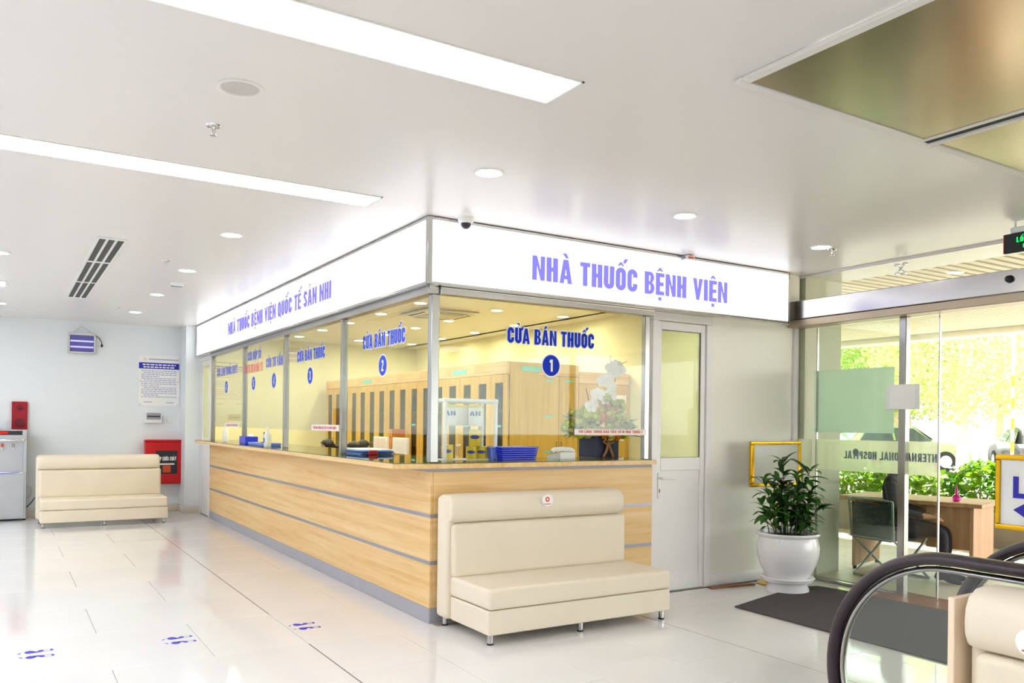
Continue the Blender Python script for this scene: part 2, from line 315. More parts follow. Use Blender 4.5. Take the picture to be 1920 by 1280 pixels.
# ---------------------------------------------------------------- condensed block lettering
ST = .215
def Rr(x0, y0, x1, y1): return [[(x0, y0), (x1, y0), (x1, y1), (x0, y1)]]
def Pg(*p): return [list(p)]
def Ar(cx_, cy_, rx, ry, a0, a1, s=ST, n=8, s2=None):
    out = []; s2 = s2 or s
    for i in range(n):
        a, b = R_(a0 + (a1 - a0) * i / n), R_(a0 + (a1 - a0) * (i + 1) / n)
        q = [(cx_ + rx * math.cos(a), cy_ + ry * math.sin(a)), (cx_ + rx * math.cos(b), cy_ + ry * math.sin(b)),
             (cx_ + (rx - s) * math.cos(b), cy_ + (ry - s2) * math.sin(b)), (cx_ + (rx - s) * math.cos(a), cy_ + (ry - s2) * math.sin(a))]
        out.append(q if a1 > a0 else q[::-1])
    return out
def glyph(c):
    s = ST; w = .5; T = .18
    if c == ' ': return .3, []
    if c == 'I': return s, Rr(0, 0, s, 1)
    if c == 'H': return w, Rr(0, 0, s, 1) + Rr(w - s, 0, w, 1) + Rr(s, .42, w - s, .6)
    if c == 'N': return .54, Rr(0, 0, s - .02, 1) + Rr(.36, 0, .54, 1) + Pg((s - .02, 1), (s - .02, .62), (.36, 0), (.36, .4))
    if c == 'M': return .68, Rr(0, 0, s - .02, 1) + Rr(.5, 0, .68, 1) + Pg((.18, 1), (.18, .6), (.27, .1), (.34, .1), (.34, .42)) + Pg((.5, 1), (.34, .42), (.34, .1), (.41, .1), (.5, .6))
    if c == 'L': return .44, Rr(0, 0, s, 1) + Rr(s, 0, .44, T)
    if c == 'E': return .44, Rr(0, 0, s, 1) + Rr(s, 0, .44, T) + Rr(s, .42, .41, .59) + Rr(s, 1 - T, .44, 1)
    if c == 'T': return .46, Rr(0, 1 - T, .46, 1) + Rr(.13, 0, .33, 1 - T)
    if c == 'A': return .56, Pg((0, 0), (.19, 0), (.33, 1), (.17, 1)) + Pg((.37, 0), (.56, 0), (.39, 1), (.23, 1)) + Rr(.12, .18, .44, .34)
    if c == 'V': return .54, Pg((0, 1), (.19, 0), (.33, 0), (.2, 1)) + Pg((.34, 1), (.21, 0), (.35, 0), (.54, 1))
    if c == 'U': return w, Rr(0, .25, s, 1) + Rr(w - s, .25, w, 1) + Ar(.25, .25, .25, .25, 180, 360)
    if c == 'O': return w, Rr(0, .25, s, .75) + Rr(w - s, .25, w, .75) + Ar(.25, .25, .25, .25, 180, 360) + Ar(.25, .75, .25, .25, 0, 180)
    if c == 'Q': return w, glyph('O')[1] + Pg((.27, .2), (.44, -.08), (.58, -.08), (.42, .24))
    if c == 'C': return w, Rr(0, .25, s, .75) + Rr(w - s, .25, w, .36) + Rr(w - s, .64, w, .75) + Ar(.25, .25, .25, .25, 180, 360) + Ar(.25, .75, .25, .25, 0, 180)
    if c == 'G': return w, Rr(0, .25, s, .75) + Rr(w - s, .25, w, .52) + Rr(.26, .4, w - s, .52) + Rr(w - s, .66, w, .75) + Ar(.25, .25, .25, .25, 180, 360) + Ar(.25, .75, .25, .25, 0, 180)
    if c == 'D': return w, Rr(0, 0, s, 1) + Rr(s, 0, .25, T) + Rr(s, 1 - T, .25, 1) + Rr(w - s, .25, w, .75) + Ar(.25, .25, .25, .25, 270, 360, s, 6, T) + Ar(.25, .75, .25, .25, 0, 90, s, 6, T)
    if c == 'Đ': return w, glyph('D')[1] + Rr(-.09, .43, .3, .56)
    if c == 'B': return w, Rr(0, 0, s, 1) + Rr(s, .84, .28, 1) + Rr(s, .43, .28, .58) + Rr(s, 0, .28, .16) + Ar(.28, .75, .2, .25, -90, 90, .19, 8, .16) + Ar(.28, .28, .22, .28, -90, 90, .2, 8, .16)
    if c == 'P': return .48, Rr(0, 0, s, 1) + Rr(s, .84, .27, 1) + Rr(s, .4, .27, .56) + Ar(.27, .7, .21, .3, -90, 90, .2, 8, .16)
    if c == 'R': return .5, glyph('P')[1] + Pg((.2, .42), (.31, 0), (.51, 0), (.38, .44))
    if c == 'S': return w, Ar(.25, .73, .25, .27, 0, 285) + Ar(.25, .27, .25, .27, 105, -180)
    if c == 'K': return .54, Rr(0, 0, s, 1) + Pg((s, .36), (.36, 1), (.54, 1), (s, .6)[:2], ) + Pg((.24, .56), (.34, 0), (.55, 0), (.37, .66))
    if c == 'X': return .54, Pg((0, 0), (.19, 0), (.54, 1), (.35, 1)) + Pg((.35, 0), (.54, 0), (.19, 1), (0, 1))
    if c == 'Y': return .54, Pg((0, 1), (.17, .4), (.37, .4), (.2, 1)) + Pg((.34, 1), (.17, .4), (.37, .4), (.54, 1)) + Rr(.17, 0, .37, .42)
    if c == '!': return s, Rr(0, .3, s, 1) + Rr(0, 0, s, .18)
    if c == '1': return .4, Rr(.16, 0, .37, 1) + Pg((0, .8), (.16, .72), (.16, 1), (.12, 1))
    if c == '2': return w, Ar(.25, .74, .25, .26, 0, 180) + Pg((0, .17), (.2, .17), (w, .62), (w, .74), (w - s, .74)) + Rr(0, 0, w, T)
    if c == '3': return w, Ar(.25, .74, .25, .26, -90, 170) + Ar(.25, .27, .25, .27, -170, 90) + Rr(.14, .42, .27, .58)
    if c == '4': return .54, Rr(.3, 0, .48, 1) + Pg((0, .2), (.3, .2), (.3, .36), (.17, .36)) + Pg((0, .2), (.17, .36), (.32, .84), (.32, 1)) + Rr(.48, .2, .56, .36)
    if c == '5': return w, Rr(0, 1 - T, .47, 1) + Rr(0, .48, s, 1 - T) + Ar(.25, .32, .25, .32, -170, 130)
    if c == '6': return w, Rr(0, .3, s, .75) + Ar(.25, .29, .25, .29, 0, 360, s, 14) + Ar(.25, .75, .25, .25, 10, 180)
    return w, Rr(0, 0, w, 1)
def marks(c, w):
    m = w / 2; out = []
    def sh(P, dx, dy=0): return [[(x + dx, y + dy) for x, y in p] for p in P]
    circ = '\u0302' in c; dx = m
    if circ: out += sh(Pg((-.17, 1.07), (-.06, 1.07), (.03, 1.16), (.03, 1.24), (-.03, 1.24)) + Pg((.17, 1.07), (.03, 1.24), (-.03, 1.24), (-.03, 1.16), (.06, 1.07)), m)
    if '\u0306' in c: out += sh(Ar(0, 1.24, .16, .16, 180, 360, .08), m)
    hx, hy = (m + .2, .14) if circ else (m, 0)
    if '\u0300' in c: out += sh(Pg((-.16, 1.26), (.0, 1.06), (.13, 1.06), (.02, 1.26)), hx - (.34 if circ else 0), hy)
    if '\u0301' in c: out += sh(Pg((-.11, 1.06), (.02, 1.06), (.16, 1.26), (-.02, 1.26)), hx, hy)
    if '\u0309' in c: out += sh(Ar(0, 1.22, .1, .09, -60, 180, .07) + Rr(-.04, 1.06, .04, 1.15), hx, hy)
    if '\u0303' in c: out += sh(Ar(-.09, 1.12, .1, .1, 0, 180, .07) + Ar(.08, 1.16, .1, .1, 180, 360, .07), hx, hy)
    if '\u0323' in c: out += Rr(m - .08, -.24, m + .08, -.09)
    if '\u031b' in c: out += Pg((w, .84), (w + .1, .86), (w + .16, 1.1), (w + .04, 1.1), (w, .98))
    return out
def layout(txt):
    x = 0; polys = []
    for ch in unicodedata.normalize('NFC', txt):
        d = unicodedata.normalize('NFD', ch); w, P = glyph(d[0]); P = P + marks(d[1:], w)
        polys += [[(px + x, py) for px, py in p] for p in P]; x += w + (.075 if ch != ' ' else .0)
    return polys, x - .075
def layout_chars(txt):
    x = 0; out = []
    for ch in unicodedata.normalize('NFC', txt):
        d = unicodedata.normalize('NFD', ch); w, P = glyph(d[0]); P = P + marks(d[1:], w)
        if P: out.append([[(px + x, py) for px, py in p] for p in P])
        x += w + (.075 if ch != ' ' else .0)
    return out, x - .075
X_, Y_, Z_ = Vector((1, 0, 0)), Vector((0, 1, 0)), Vector((0, 0, 1))

# ================================================================ SETTING
ZC = 2.655
def struct(mb, name, mat, label, cat, parent=None, **k):
    return tag(mb.build(name, mat, parent, **k), label, cat, kind='structure')
# --- floor: slab with every tile a piece of its own
fl = struct(MB().box(-7.2, 3.63, -8.2, 7.9, -.12, -.004), 'floor', 'grout', 'glossy white tiled lobby floor', 'floor')
ROWS = [-8.0]; y = -.09
while y > -8: y -= .77 if len(ROWS) % 2 else .86; ROWS.append(max(y, -8.0))
up_ = []; y = -.09; k = 0
while y < 7.85: up_.append(y); y += .86 if k % 2 == 0 else .77; k += 1
ROWS = sorted(set([round(v, 3) for v in ROWS + up_ + [7.85]]))
TM = {}
def tile(x0, x1, y0, y1, gx0=.0014, gx1=.0014):
    x0 += gx0; x1 -= gx1; y0 += .0014; y1 -= .0014
    if x1 - x0 < .03 or y1 - y0 < .03: return
    key = (round(x1 - x0, 3), round(y1 - y0, 3))
    if key not in TM:
        a, b = key[0] / 2, key[1] / 2; c = .0015
        m = MB(); m.add([(-a, -b, -.004), (a, -b, -.004), (a, b, -.004), (-a, b, -.004), (-a, -b, -c), (a, -b, -c), (a, b, -c), (-a, b, -c),
               (-a + c, -b + c, 0), (a - c, -b + c, 0), (a - c, b - c, 0), (-a + c, b - c, 0)],
              [(8, 9, 10, 11)] + [(i, (i + 1) % 4, 4 + (i + 1) % 4, 4 + i) for i in range(4)] + [(4 + i, 4 + (i + 1) % 4, 8 + (i + 1) % 4, 8 + i) for i in range(4)])
        TM[key] = m.mesh('floor_tile', 'tile', 0)
    obj('floor_tile', TM[key], fl, ((x0 + x1) / 2, (y0 + y1) / 2, 0))
EX = -.83
for i in range(len(ROWS) - 1):
    y0, y1 = ROWS[i], ROWS[i + 1]
    ra = any(abs(y0 - v) < .02 for v in up_[::2]) if y0 >= -.1 else i % 2 == 0
    xs = [EX]; x = EX - (.535 if ra else 1.055)
    while x > -6.4: xs.append(x); x -= 1.06
    xs.append(-7.0)
    for a, b in zip(xs[:-1], xs[1:]): tile(b, a, y0, y1, gx1=.004 if a == EX and not (-.2 < y0 < .5) else .0014)
    if y0 > -.2:
        q = [EX, -.277, .02] if not ra else [EX, .02]
        for a, b in zip(q[:-1], q[1:]): tile(a, b, y0, y1, gx0=.004 if a == EX and y0 > .5 else .0014)
cxs = [EX + .553 * k for k in range(9)]; cxs[-1] = 3.6
for k in range(8):
    ys = [-.09, -.75 if k % 2 == 0 else -.40]
    while ys[-1] > -8: ys.append(max(-8, ys[-1] - 1.09))
    for a, b in zip(ys[:-1], ys[1:]): tile(cxs[k], cxs[k + 1], b, a, gx0=.004 if k in (0, 4) else .0014, gx1=.0035 if k == 3 else .0014)
for k in range(5, 8): tile(cxs[k], cxs[k + 1], -.09, .03)
jt = MB().box(EX - .004, EX + .004, .77, 7.85, -.004, -.0012).box(EX - .004, EX + .004, -8, -.09, -.004, -.0012).box(cxs[4] - .004, cxs[4] + .004, -8, -.4, -.004, -.0012)
jt.build('expansion_joint', 'joint', fl)

struct(MB().box(-7.2, 4.15, -8.2, 8.95, ZC, ZC + .1), 'ceiling', 'ceiling_paint', 'smooth white ceiling over lobby and pharmacy', 'ceiling')
struct(MB().box(-7.2, -.0, 7.85, 7.97, 0, ZC), 'wall_back', 'wall_paint', 'cool white wall behind the far bench', 'wall')
struct(MB().box(-.2, .0, 7.43, 7.85, 0, ZC), 'trim_1', 'wall_paint', 'white square pilaster at the far end of the counter', 'pilaster')
struct(MB().box(-7.2, -7.0, -8.2, 7.97, 0, ZC), 'wall_left', 'wall_paint', 'white side wall of the lobby beyond the frame', 'wall')
struct(MB().box(-7.2, 3.63, -8.2, -8.0, 0, ZC), 'wall_rear', 'wall_paint', 'white wall behind the viewer', 'wall')
struct(MB().rbox(-7.0, -.2, 7.838, 7.85, 0, .105, .004), 'baseboard_back', 'skirting', 'beige tile skirting along the far wall', 'baseboard')
struct(MB().rbox(-.206, .0, 7.42, 7.43, 0, .105, .004).rbox(-.212, -.2, 7.42, 7.85, 0, .105, .004), 'baseboard_pilaster', 'skirting', 'beige tile skirting around the pilaster', 'baseboard')
# pharmacy shell
struct(MB().box(.0, 4.15, 8.8, 8.95, 0, ZC), 'wall_pharmacy_back', 'cream_wall', 'cream wall at the far end of the pharmacy', 'wall')
struct(MB().box(4.0, 4.05, .16, 8.8, 0, ZC), 'wall_pharmacy_side', 'cream_wall', 'cream wall behind the medicine cabinets', 'wall')
struct(MB().box(.0, .1, 7.43, 8.8, 0, ZC), 'wall_pharmacy_corner', 'cream_wall', 'cream wall stub beside the far pharmacy door', 'wall')
struct(MB().box(.0, 4.0, .0, 8.8, -.12, .0), 'floor_pharmacy', 'tile', 'white floor inside the pharmacy', 'floor')
struct(MB().box(4.05, 4.16, -.02, 8.95, -.1, 2.9).box(3.66, 4.05, -.02, .16, -.1, 2.9), 'wall_exterior', 'exterior_wall', 'grey green outer wall of the building beside the entrance', 'wall')
struct(MB().box(2.575, 3.6, .04, .16, .0, ZC), 'wall_right', 'panel_white', 'off white wall between the pharmacy door and the entrance', 'wall')
struct(MB().rbox(2.58, 3.6, .025, .04, 0, .095, .006), 'baseboard_right', 'upvc_white', 'white skirting under the off white wall', 'baseboard')
struct(MB().rbox(3.58, 3.635, .02, .09, 0, ZC, .006), 'trim_2', 'upvc_white', 'white corner strip where the glass front meets the wall', 'trim')
# above the glazing, hidden behind the light boxes
struct(MB().box(-.02, .10, .06, 7.43, 2.215, ZC).box(.02, 3.6, .0, .10, 2.215, ZC), 'trim_3', 'panel_white', 'white bulkhead behind the illuminated signs', 'bulkhead')

# ---------------------------------------------------------------- counter
PW = [0, 2.25, 4.5, 6.76]
ct = thing('service_counter', 'oak panelled pharmacy counter with grey strips and grey kick plate', 'counter', (0, 0, 0))
ROWZ = [(.101, .3925), (.4005, .7015), (.709, .995)]
for z0, z1 in ROWZ:
    for a, b in zip(PW[:-1], PW[1:]):
        MB().rbox(0, .02, a + .0006 if a else 0.0, b - .0006, z0, z1, .0015, 1).build('panel', 'oak_y', ct, wn=True)
    MB().rbox(.021, 1.9125, 0, .02, z0, z1, .0015, 1).build('panel', 'oak_x', ct, wn=True)
ct_in = MB().box(.008, .10, .008, 6.755, .002, 1.016).box(.1001, 1.9, .008, .10, .002, 1.016)
ct_in.build('carcass', 'strip_grey', ct)
lab(MB().rbox(-.001, .02, -.001, 6.76, 0, .1, .002, 1).rbox(.0203, 1.9125, -.001, .02, 0, .1, .002, 1).build('kick_plate', 'kick_grey', ct), 'grey kick plate')
for zc in (.3965, .7053):
    MB().box(-.0006, .012, -.0006, 6.758, zc - .0125, zc + .0125).box(.0121, 1.9115, -.0006, .012, zc - .0125, zc + .0125).build('metal_strip', 'strip_grey', ct)
MB().box(.0, .012, .0, 6.758, .9952, 1.0178).box(.0121, 1.905, .0, .012, .9952, 1.0178).build('grey_band', 'kick_grey', ct)  # grey band between the top panel row and the worktop
def top_poly(o=0):
    return [(-.20 + o, 6.74 - o), (-.25 + o, .045), (-.025, -.035 + o), (1.925 - o, -.035 + o), (1.925 - o, .52 - o), (.45 - o, .52 - o), (.45 - o, 6.74 - o)]
wt = thing('worktop', 'oak counter worktop with chamfered corner under a green edged glass sheet', 'worktop', (0, 0, 1.018))
MB().prism(top_poly(), 'z', 1.018, 1.049).build('wood_top', 'oak_y', wt, w=True)
lab(MB().prism(top_poly(.003), 'z', 1.0495, 1.057).build('glass_sheet', 'counter_glass', wt, w=True), 'green edged glass sheet')
ZT = 1.0575
# ---------------------------------------------------------------- glazing: posts, beam, panes
gz = thing('trim_4', 'brushed steel posts and beam framing the pharmacy windows', 'window frame', (0, 0, ZT), kind='structure')
PY_ = [1.65, 3.28, 4.92, 6.61]
for yy in PY_: MB().rbox(-.02, .03, yy - .02, yy + .02, ZT, 2.165, .003, 1).build('post', 'steel', gz, w=True)
MB().rbox(-.0, .058, .01, .066, ZT, 2.165, .003, 1).build('post', 'steel', gz, w=True)
MB().rbox(1.83, 1.875, .005, .05, ZT, 2.165, .003, 1).build('post', 'steel', gz, w=True)
MB().rbox(-.03, .05, .0, 6.64, 2.165, 2.214, .003, 1).build('beam', 'steel', gz, w=True)
MB().rbox(.05, 1.90, -.02, .05, 2.165, 2.214, .003, 1).build('beam', 'steel', gz, w=True)
def decal_text(win, s, a, b, z, h, mat, plane):
    """a..b: extent along the pane; plane 'x' is the long side (facing -x), 'y' the short side"""
    if plane == 'x': MB().letters(s, (-.0046, a, z), -Y_, Z_, h, a - b, .0012, 'letter', mat, win)
    else: MB().letters(s, (a, -.0028, z), X_, Z_, h, b - a, .0012, 'letter', mat, win)
def halo(win, s, a, b, z, h, plane):
    m = MB()
    k = .008
    for j, (dx, dz) in enumerate(((k, 0), (-k, 0), (0, k), (0, -k))):
        if plane == 'x': m.text(s, (-.0022, a + dx, z + dz), -Y_, Z_, h, a - b, .0002 + j * .0006)
        else: m.text(s, (a + dx, -.0002, z + dz), X_, Z_, h, b - a, .0002 + j * .0006)
    return m.build('lettering_outline', 'white_plastic', win, 0)
def disc(win, dig, c, z, plane, r=.074, mat='blue_ink'):
    def P(u, v, t): return (-.003 - t, c - u, z + v) if plane == 'x' else (c + u, -.001 - t, z + v)
    def circ(rr, t, nm, mt, par):
        n = 40; vs = [P(rr * math.cos(2 * math.pi * i / n), rr * 1.02 * math.sin(2 * math.pi * i / n), t) for i in range(n)]
        return MB().add(vs, [tuple(range(n))]).build(nm, mt, par, 0)
    circ(r + .009, .0002, 'disc_rim', 'white_plastic', win); d = circ(r, .0008, 'number_disc', mat, win)
    w, _ = glyph(dig); h = r * 1.16; wd = w * h * .95
    m = MB()
    if plane == 'x': m.text(dig, (-.0044, c + wd / 2, z - h / 2), -Y_, Z_, h, wd, .0003)
    else: m.text(dig, (c - wd / 2, -.0024, z - h / 2), X_, Z_, h, wd, .0003)
    m.build('digit', 'white_plastic', d, 0)
def notice(win, a, b, z0, z1, plane, mat='red_ink', txt='VUI LÒNG THÔNG BÁO TIỀN SỬ DỊ ỨNG THUỐC !'):
    m = MB(); e = MB(); t = MB()
    if plane == 'x':
        m.box(-.0045, -.003, b, a, z0, z1); e.text(txt, (-.0046, a - .05, z0 + .014), -Y_, Z_, (z1 - z0) * .46, a - b - .1, .0003)
        for q in ((b + .012, a - .012, z0 + .004, z0 + .0055), (b + .012, a - .012, z1 - .0055, z1 - .004)): t.box(-.0049, -.0046, *q)
    else:
        m.box(a, b, -.0045, -.002, z0, z1); e.text(txt, (a + .035, -.0046, z0 + .014), X_, Z_, (z1 - z0) * .46, b - a - .07, .0003)
        for q in ((z0 + .003, z0 + .0042), (z1 - .0042, z1 - .003)): t.box(a + .005, b - .005, -.0049, -.0046, *q)
    s_ = m.build('notice_strip', 'paper', win); e.build('notice_text', mat, s_, 0); t.build('notice_border', mat, s_, 0)
def pane(n, a, b, plane, label):
    m = MB()
    if plane == 'x': m.box(-.002, .008, b, a, 1.238, 2.166)
    else: m.box(a, b, .0, .010, 1.238, 2.166)
    return struct(m, 'window_%d' % n, 'pane', label, 'window', None)
w1 = pane(1, .056, 1.832, 'y', 'pharmacy window numbered one above the near bench')
w2 = pane(2, 1.632, .06, 'x', 'pharmacy window numbered two beside the corner post')
w3 = pane(3, 3.262, 1.668, 'x', 'pharmacy window numbered three on the long side')
w4 = pane(4, 4.902, 3.298, 'x', 'pharmacy window with numbers four and five')
w6 = pane(5, 6.592, 4.938, 'x', 'farthest pharmacy window of the long side')
decal_text(w1, 'CỬA BÁN THUỐC', .575, 1.325, 1.880, .108, 'blue_ink', 'y'); halo(w1, 'CỬA BÁN THUỐC', .575, 1.325, 1.880, .108, 'y'); disc(w1, '1', .945, 1.738, 'y')
notice(w1, 1.158, 1.838, 1.243, 1.287, 'y')
decal_text(w2, 'CỬA BÁN THUỐC', 1.207, .417, 1.880, .105, 'lilac_ink', 'x'); halo(w2, 'CỬA BÁN THUỐC', 1.207, .417, 1.880, .105, 'x'); disc(w2, '2', .815, 1.738, 'x', mat='lilac_ink')
decal_text(w3, 'CỬA BÁN THUỐC', 2.885, 2.10, 1.880, .1, 'lilac_ink', 'x'); halo(w3, 'CỬA BÁN THUỐC', 2.885, 2.10, 1.880, .1, 'x'); disc(w3, '3', 2.505, 1.738, 'x', mat='lilac_ink')
notice(w3, 2.445, 1.73, 1.238, 1.292, 'x', 'pink_ink')
decal_text(w4, 'CỬA TƯ VẤN', 3.98, 3.37, 1.882, .1, 'lilac_ink', 'x'); disc(w4, '4', 3.685, 1.738, 'x', mat='lilac_ink')
decal_text(w4, 'CỬA NỘP SỔ', 4.75, 4.20, 2.0, .1, 'lilac_ink', 'x'); decal_text(w4, 'KIỂM TRA THẺ BẢO HIỂM Y TẾ', 4.885, 4.12, 1.862, .095, 'pink_ink', 'x'); disc(w4, '5', 4.5, 1.738, 'x', mat='lilac_ink')
decal_text(w6, 'CỬA LĨNH THUỐC BHYT', 6.34, 5.25, 1.89, .1, 'lilac_ink', 'x'); disc(w6, '6', 5.815, 1.738, 'x', mat='lilac_ink')
notice(w6, 5.85, 5.15, 1.238, 1.285, 'x', 'pink_ink')

# ---------------------------------------------------------------- illuminated signs
sg = thing('illuminated_sign', 'long backlit white sign with lilac lettering along the counter side', 'sign', (-.072, 3.6, 2.216))
E_ = .0715
MB().box(-E_ + .003, -.021, -.03, 7.37, 2.225, 2.643).build('light_face', 'lightbox', sg, w=True)
MB().letters('NHÀ THUỐC BỆNH VIỆN QUỐC TẾ SẢN NHI', (-E_ + .003, 5.46, 2.352), -Y_, Z_, .148, 5.46 - 1.775, .003, 'letter', 'lightbox_letter', sg, True)
for q in ((2.214, 2.232), (2.632, 2.650)): MB().rbox(-E_ - .002, -.02, -E_ - .0, 7.375, *q, .002, 1).build('frame_rail', 'steel_bright', sg, w=True)
MB().rbox(-E_ - .002, -.02, 7.36, 7.378, 2.214, 2.65, .002, 1).build('frame_end', 'steel_bright', sg, w=True)
sg2 = thing('illuminated_sign', 'shorter backlit white sign with lilac lettering above window one', 'sign', (1.7, -.072, 2.216))
MB().box(-.03, 3.383, -E_ + .003, -.001, 2.225, 2.643).build('light_face', 'lightbox', sg2, w=True)
MB().letters('NHÀ THUỐC BỆNH VIỆN', (.731, -E_ + .003, 2.322), X_, Z_, .170, 2.632 - .731, .003, 'letter', 'lightbox_letter', sg2, True)
for q in ((2.214, 2.232), (2.632, 2.650)): MB().rbox(-.02, 3.388, -E_ - .002, -.0005, *q, .002, 1).build('frame_rail', 'steel_bright', sg2, w=True)
MB().rbox(3.372, 3.39, -E_ - .002, -.0005, 2.214, 2.65, .002, 1).build('frame_end', 'steel_bright', sg2, w=True)
MB().rbox(-E_ - .004, -E_ + .03, -E_ - .004, -E_ + .03, 2.214, 2.65, .002, 1).build('corner_post', 'steel_bright', sg2, w=True)

# ---------------------------------------------------------------- doors
d1 = thing('door_1', 'white half glazed door beside the counter', 'door', (2.25, .06, 0), kind='structure')
MB().rbox(1.925, 1.99, .025, .14, 0, 2.148, .004, 1).rbox(2.512, 2.578, .025, .14, 0, 2.148, .004, 1).rbox(1.925, 2.578, .025, .14, 2.1482, 2.214, .004, 1).build('door_frame', 'upvc_white', d1, w=True, wn=True)
lf = MB().rbox(1.994, 2.032, .04, .08, .004, 2.143, .004, 1).rbox(2.459, 2.507, .04, .08, .004, 2.143, .004, 1).rbox(2.0322, 2.4588, .04, .08, 2.078, 2.143, .004, 1).rbox(2.0322, 2.4588, .04, .08, .96, 1.064, .004, 1).rbox(2.0322, 2.4588, .04, .08, .004, .14, .004, 1)
lf = lf.build('door_leaf', 'upvc_white', d1, w=True, wn=True)
MB().rbox(2.03, 2.46, .05, .07, .13, .97, .006, 1).build('lower_panel', 'upvc_white', d1, w=True, wn=True)
MB().box(2.032, 2.459, .058, .064, 1.06, 2.08).build('pane', 'pane_door', d1, w=True)
MB().box(2.03, 2.46, .05, .055, 2.074, 2.08).box(2.454, 2.46, .05, .055, 1.06, 2.08).box(2.03, 2.46, .05, .055, 1.06, 1.066).build('pane_gasket', 'dark', d1, w=True)
h1 = MB().rbox(1.998, 2.026, .028, .04, .745, .945, .005, 2).build('handle_plate', 'white_plastic', d1, w=True)
MB().tube([(2.012, .034, .905), (2.012, -.012, .905), (2.03, -.02, .905), (2.14, -.02, .902)], .010, 10).build('lever', 'white_plastic', h1, w=True)
MB().rbox(2.008, 2.017, .026, .029, .79, .82, .002, 1).build('keyhole', 'dark', h1, w=True)
d2 = thing('door_2', 'white glazed door at the far end of the counter', 'door', (.0, 7.1, 0), kind='structure')
MB().rbox(-.005, .06, 6.765, 6.83, 0, 2.15, .004, 1).rbox(-.005, .06, 7.365, 7.428, 0, 2.15, .004, 1).rbox(-.005, .06, 6.765, 7.428, 2.1502, 2.213, .004, 1).build('door_frame', 'upvc_white', d2, w=True, wn=True)
MB().rbox(.005, .045, 6.832, 6.88, .004, 2.148, .004, 1).rbox(.005, .045, 7.315, 7.363, .004, 2.148, .004, 1).rbox(.005, .045, 6.8802, 7.3148, 2.08, 2.148, .004, 1).rbox(.005, .045, 6.8802, 7.3148, .95, 1.06, .004, 1).build('door_leaf', 'upvc_white', d2, w=True, wn=True)
MB().rbox(.015, .035, 6.87, 7.32, .004, .96, .004, 1).build('lower_panel', 'upvc_white', d2, w=True)
MB().box(.02, .026, 6.876, 7.318, 1.055, 2.085).build('pane', 'pane_door', d2, w=True)

# ---------------------------------------------------------------- glass front with sliding door
GX = 3.63
w7 = thing('window_6', 'frameless glass front beside the sliding entrance door', 'window', (GX, -.5, 0), kind='structure')
MB().box(GX - .006, GX + .006, -1.0, .085, .02, 2.19).build('pane', 'pane_green', w7, w=True)
lab(MB().box(GX - .0085, GX - .0065, -.136, .085, .955, 1.217).build('frosted_band', 'frost', w7, w=True), 'frosted band across the glass')
MB().rbox(GX - .03, GX + .03, -1.02, -.96, 0, 2.192, .004, 1).build('steel_post', 'steel', w7, w=True)
MB().rbox(GX - .02, GX + .02, -.96, .085, 0, .022, .003, 1).build('bottom_rail', 'steel', w7, w=True)
ld = thing('door_3', 'sliding glass door leaf standing half open with mirrored lettering', 'door', (GX + .05, -.7, 0), kind='structure')
MB().box(GX + .044, GX + .056, -1.245, -.14, .02, 2.19).build('pane', 'pane_green', ld, w=True)
MB().box(GX + .0565, GX + .058, -1.245, -.14, .955, 1.217).build('frosted_band', 'frost', ld, w=True)
MB().box(GX + .040, GX + .060, -1.252, -1.243, .02, 2.19).box(GX + .040, GX + .060, -.145, -.136, .02, 2.19).build('edge_strip', 'steel_bright', ld, w=True)
MB().letters('NTERNATIONAL HOSPITAL', (GX + .0425, -1.238, 1.060), Y_, Z_, .066, 1.238 - .42, .0006, 'mirrored_letter', 'band_ink', ld, True)
n = 24
MB().add([(GX + .0415, -.535 + .028 * math.cos(2 * math.pi * i / n), 1.115 + .032 * math.sin(2 * math.pi * i / n)) for i in range(n)], [tuple(range(n))]).build('round_emblem', 'band_ink', ld, 0, w=True)
lab(MB().rbox(GX + .059, GX + .063, -.866, -.138, 1.278, 1.815, .002, 1).rbox(GX + .059, GX + .062, -.130, -.098, 1.278, 1.82, .001, 1).build('poster_back', 'mint_board', ld, w=True), 'mint green back of a poster')
w8 = thing('window_7', 'glass front panels beyond the open entrance', 'window', (GX, -5, 0), kind='structure')
for a, b in ((-3.4, -4.5), (-4.52, -5.7), (-5.72, -6.9), (-6.92, -8.0)): MB().box(GX - .006, GX + .006, b, a, .02, 2.25).build('pane', 'pane_green', w8, w=True)
MB().rbox(GX - .03, GX + .03, -3.46, -3.4, 0, 2.26, .004, 1).build('steel_post', 'steel', w8, w=True)
w9 = thing('window_8', 'transom glass above the entrance header with spider fittings', 'window', (GX, -1, 2.44), kind='structure')
for a, b in ((.085, -.963), (-.968, -2.9), (-2.905, -4.9), (-4.905, -8.0)): MB().box(GX - .006, GX + .006, b, a, 2.42, 2.648).build('pane', 'pane_green', w9, w=True)
sp = MB().ball((GX - .03, -.965, 2.572), .014)
for dy, dz in ((.035, .035), (-.035, .035), (.035, -.035), (-.035, -.035)):
    sp.tube([(GX - .03, -.965, 2.572), (GX - .03, -.965 + dy, 2.572 + dz)], .006, 8).cyl((GX - .04, -.965 + dy, 2.572 + dz), (GX - .006, -.965 + dy, 2.572 + dz), .013, 12)
sp.build('spider_fitting', 'chrome', w9, w=True)
MB().rbox(GX - .02, GX + .02, -8, .085, 2.638, ZC - .0005, .002, 1).build('ceiling_channel', 'upvc_white', w9, w=True)
hd = thing('trim_5', 'brushed steel sliding door header beam above the entrance', 'door header', (3.55, -1, 2.25), kind='structure')
MB().rbox(3.47, 3.66, -7.9, .02, 2.256, 2.415, .004, 1).build('cover', 'steel_bright', hd, w=True)
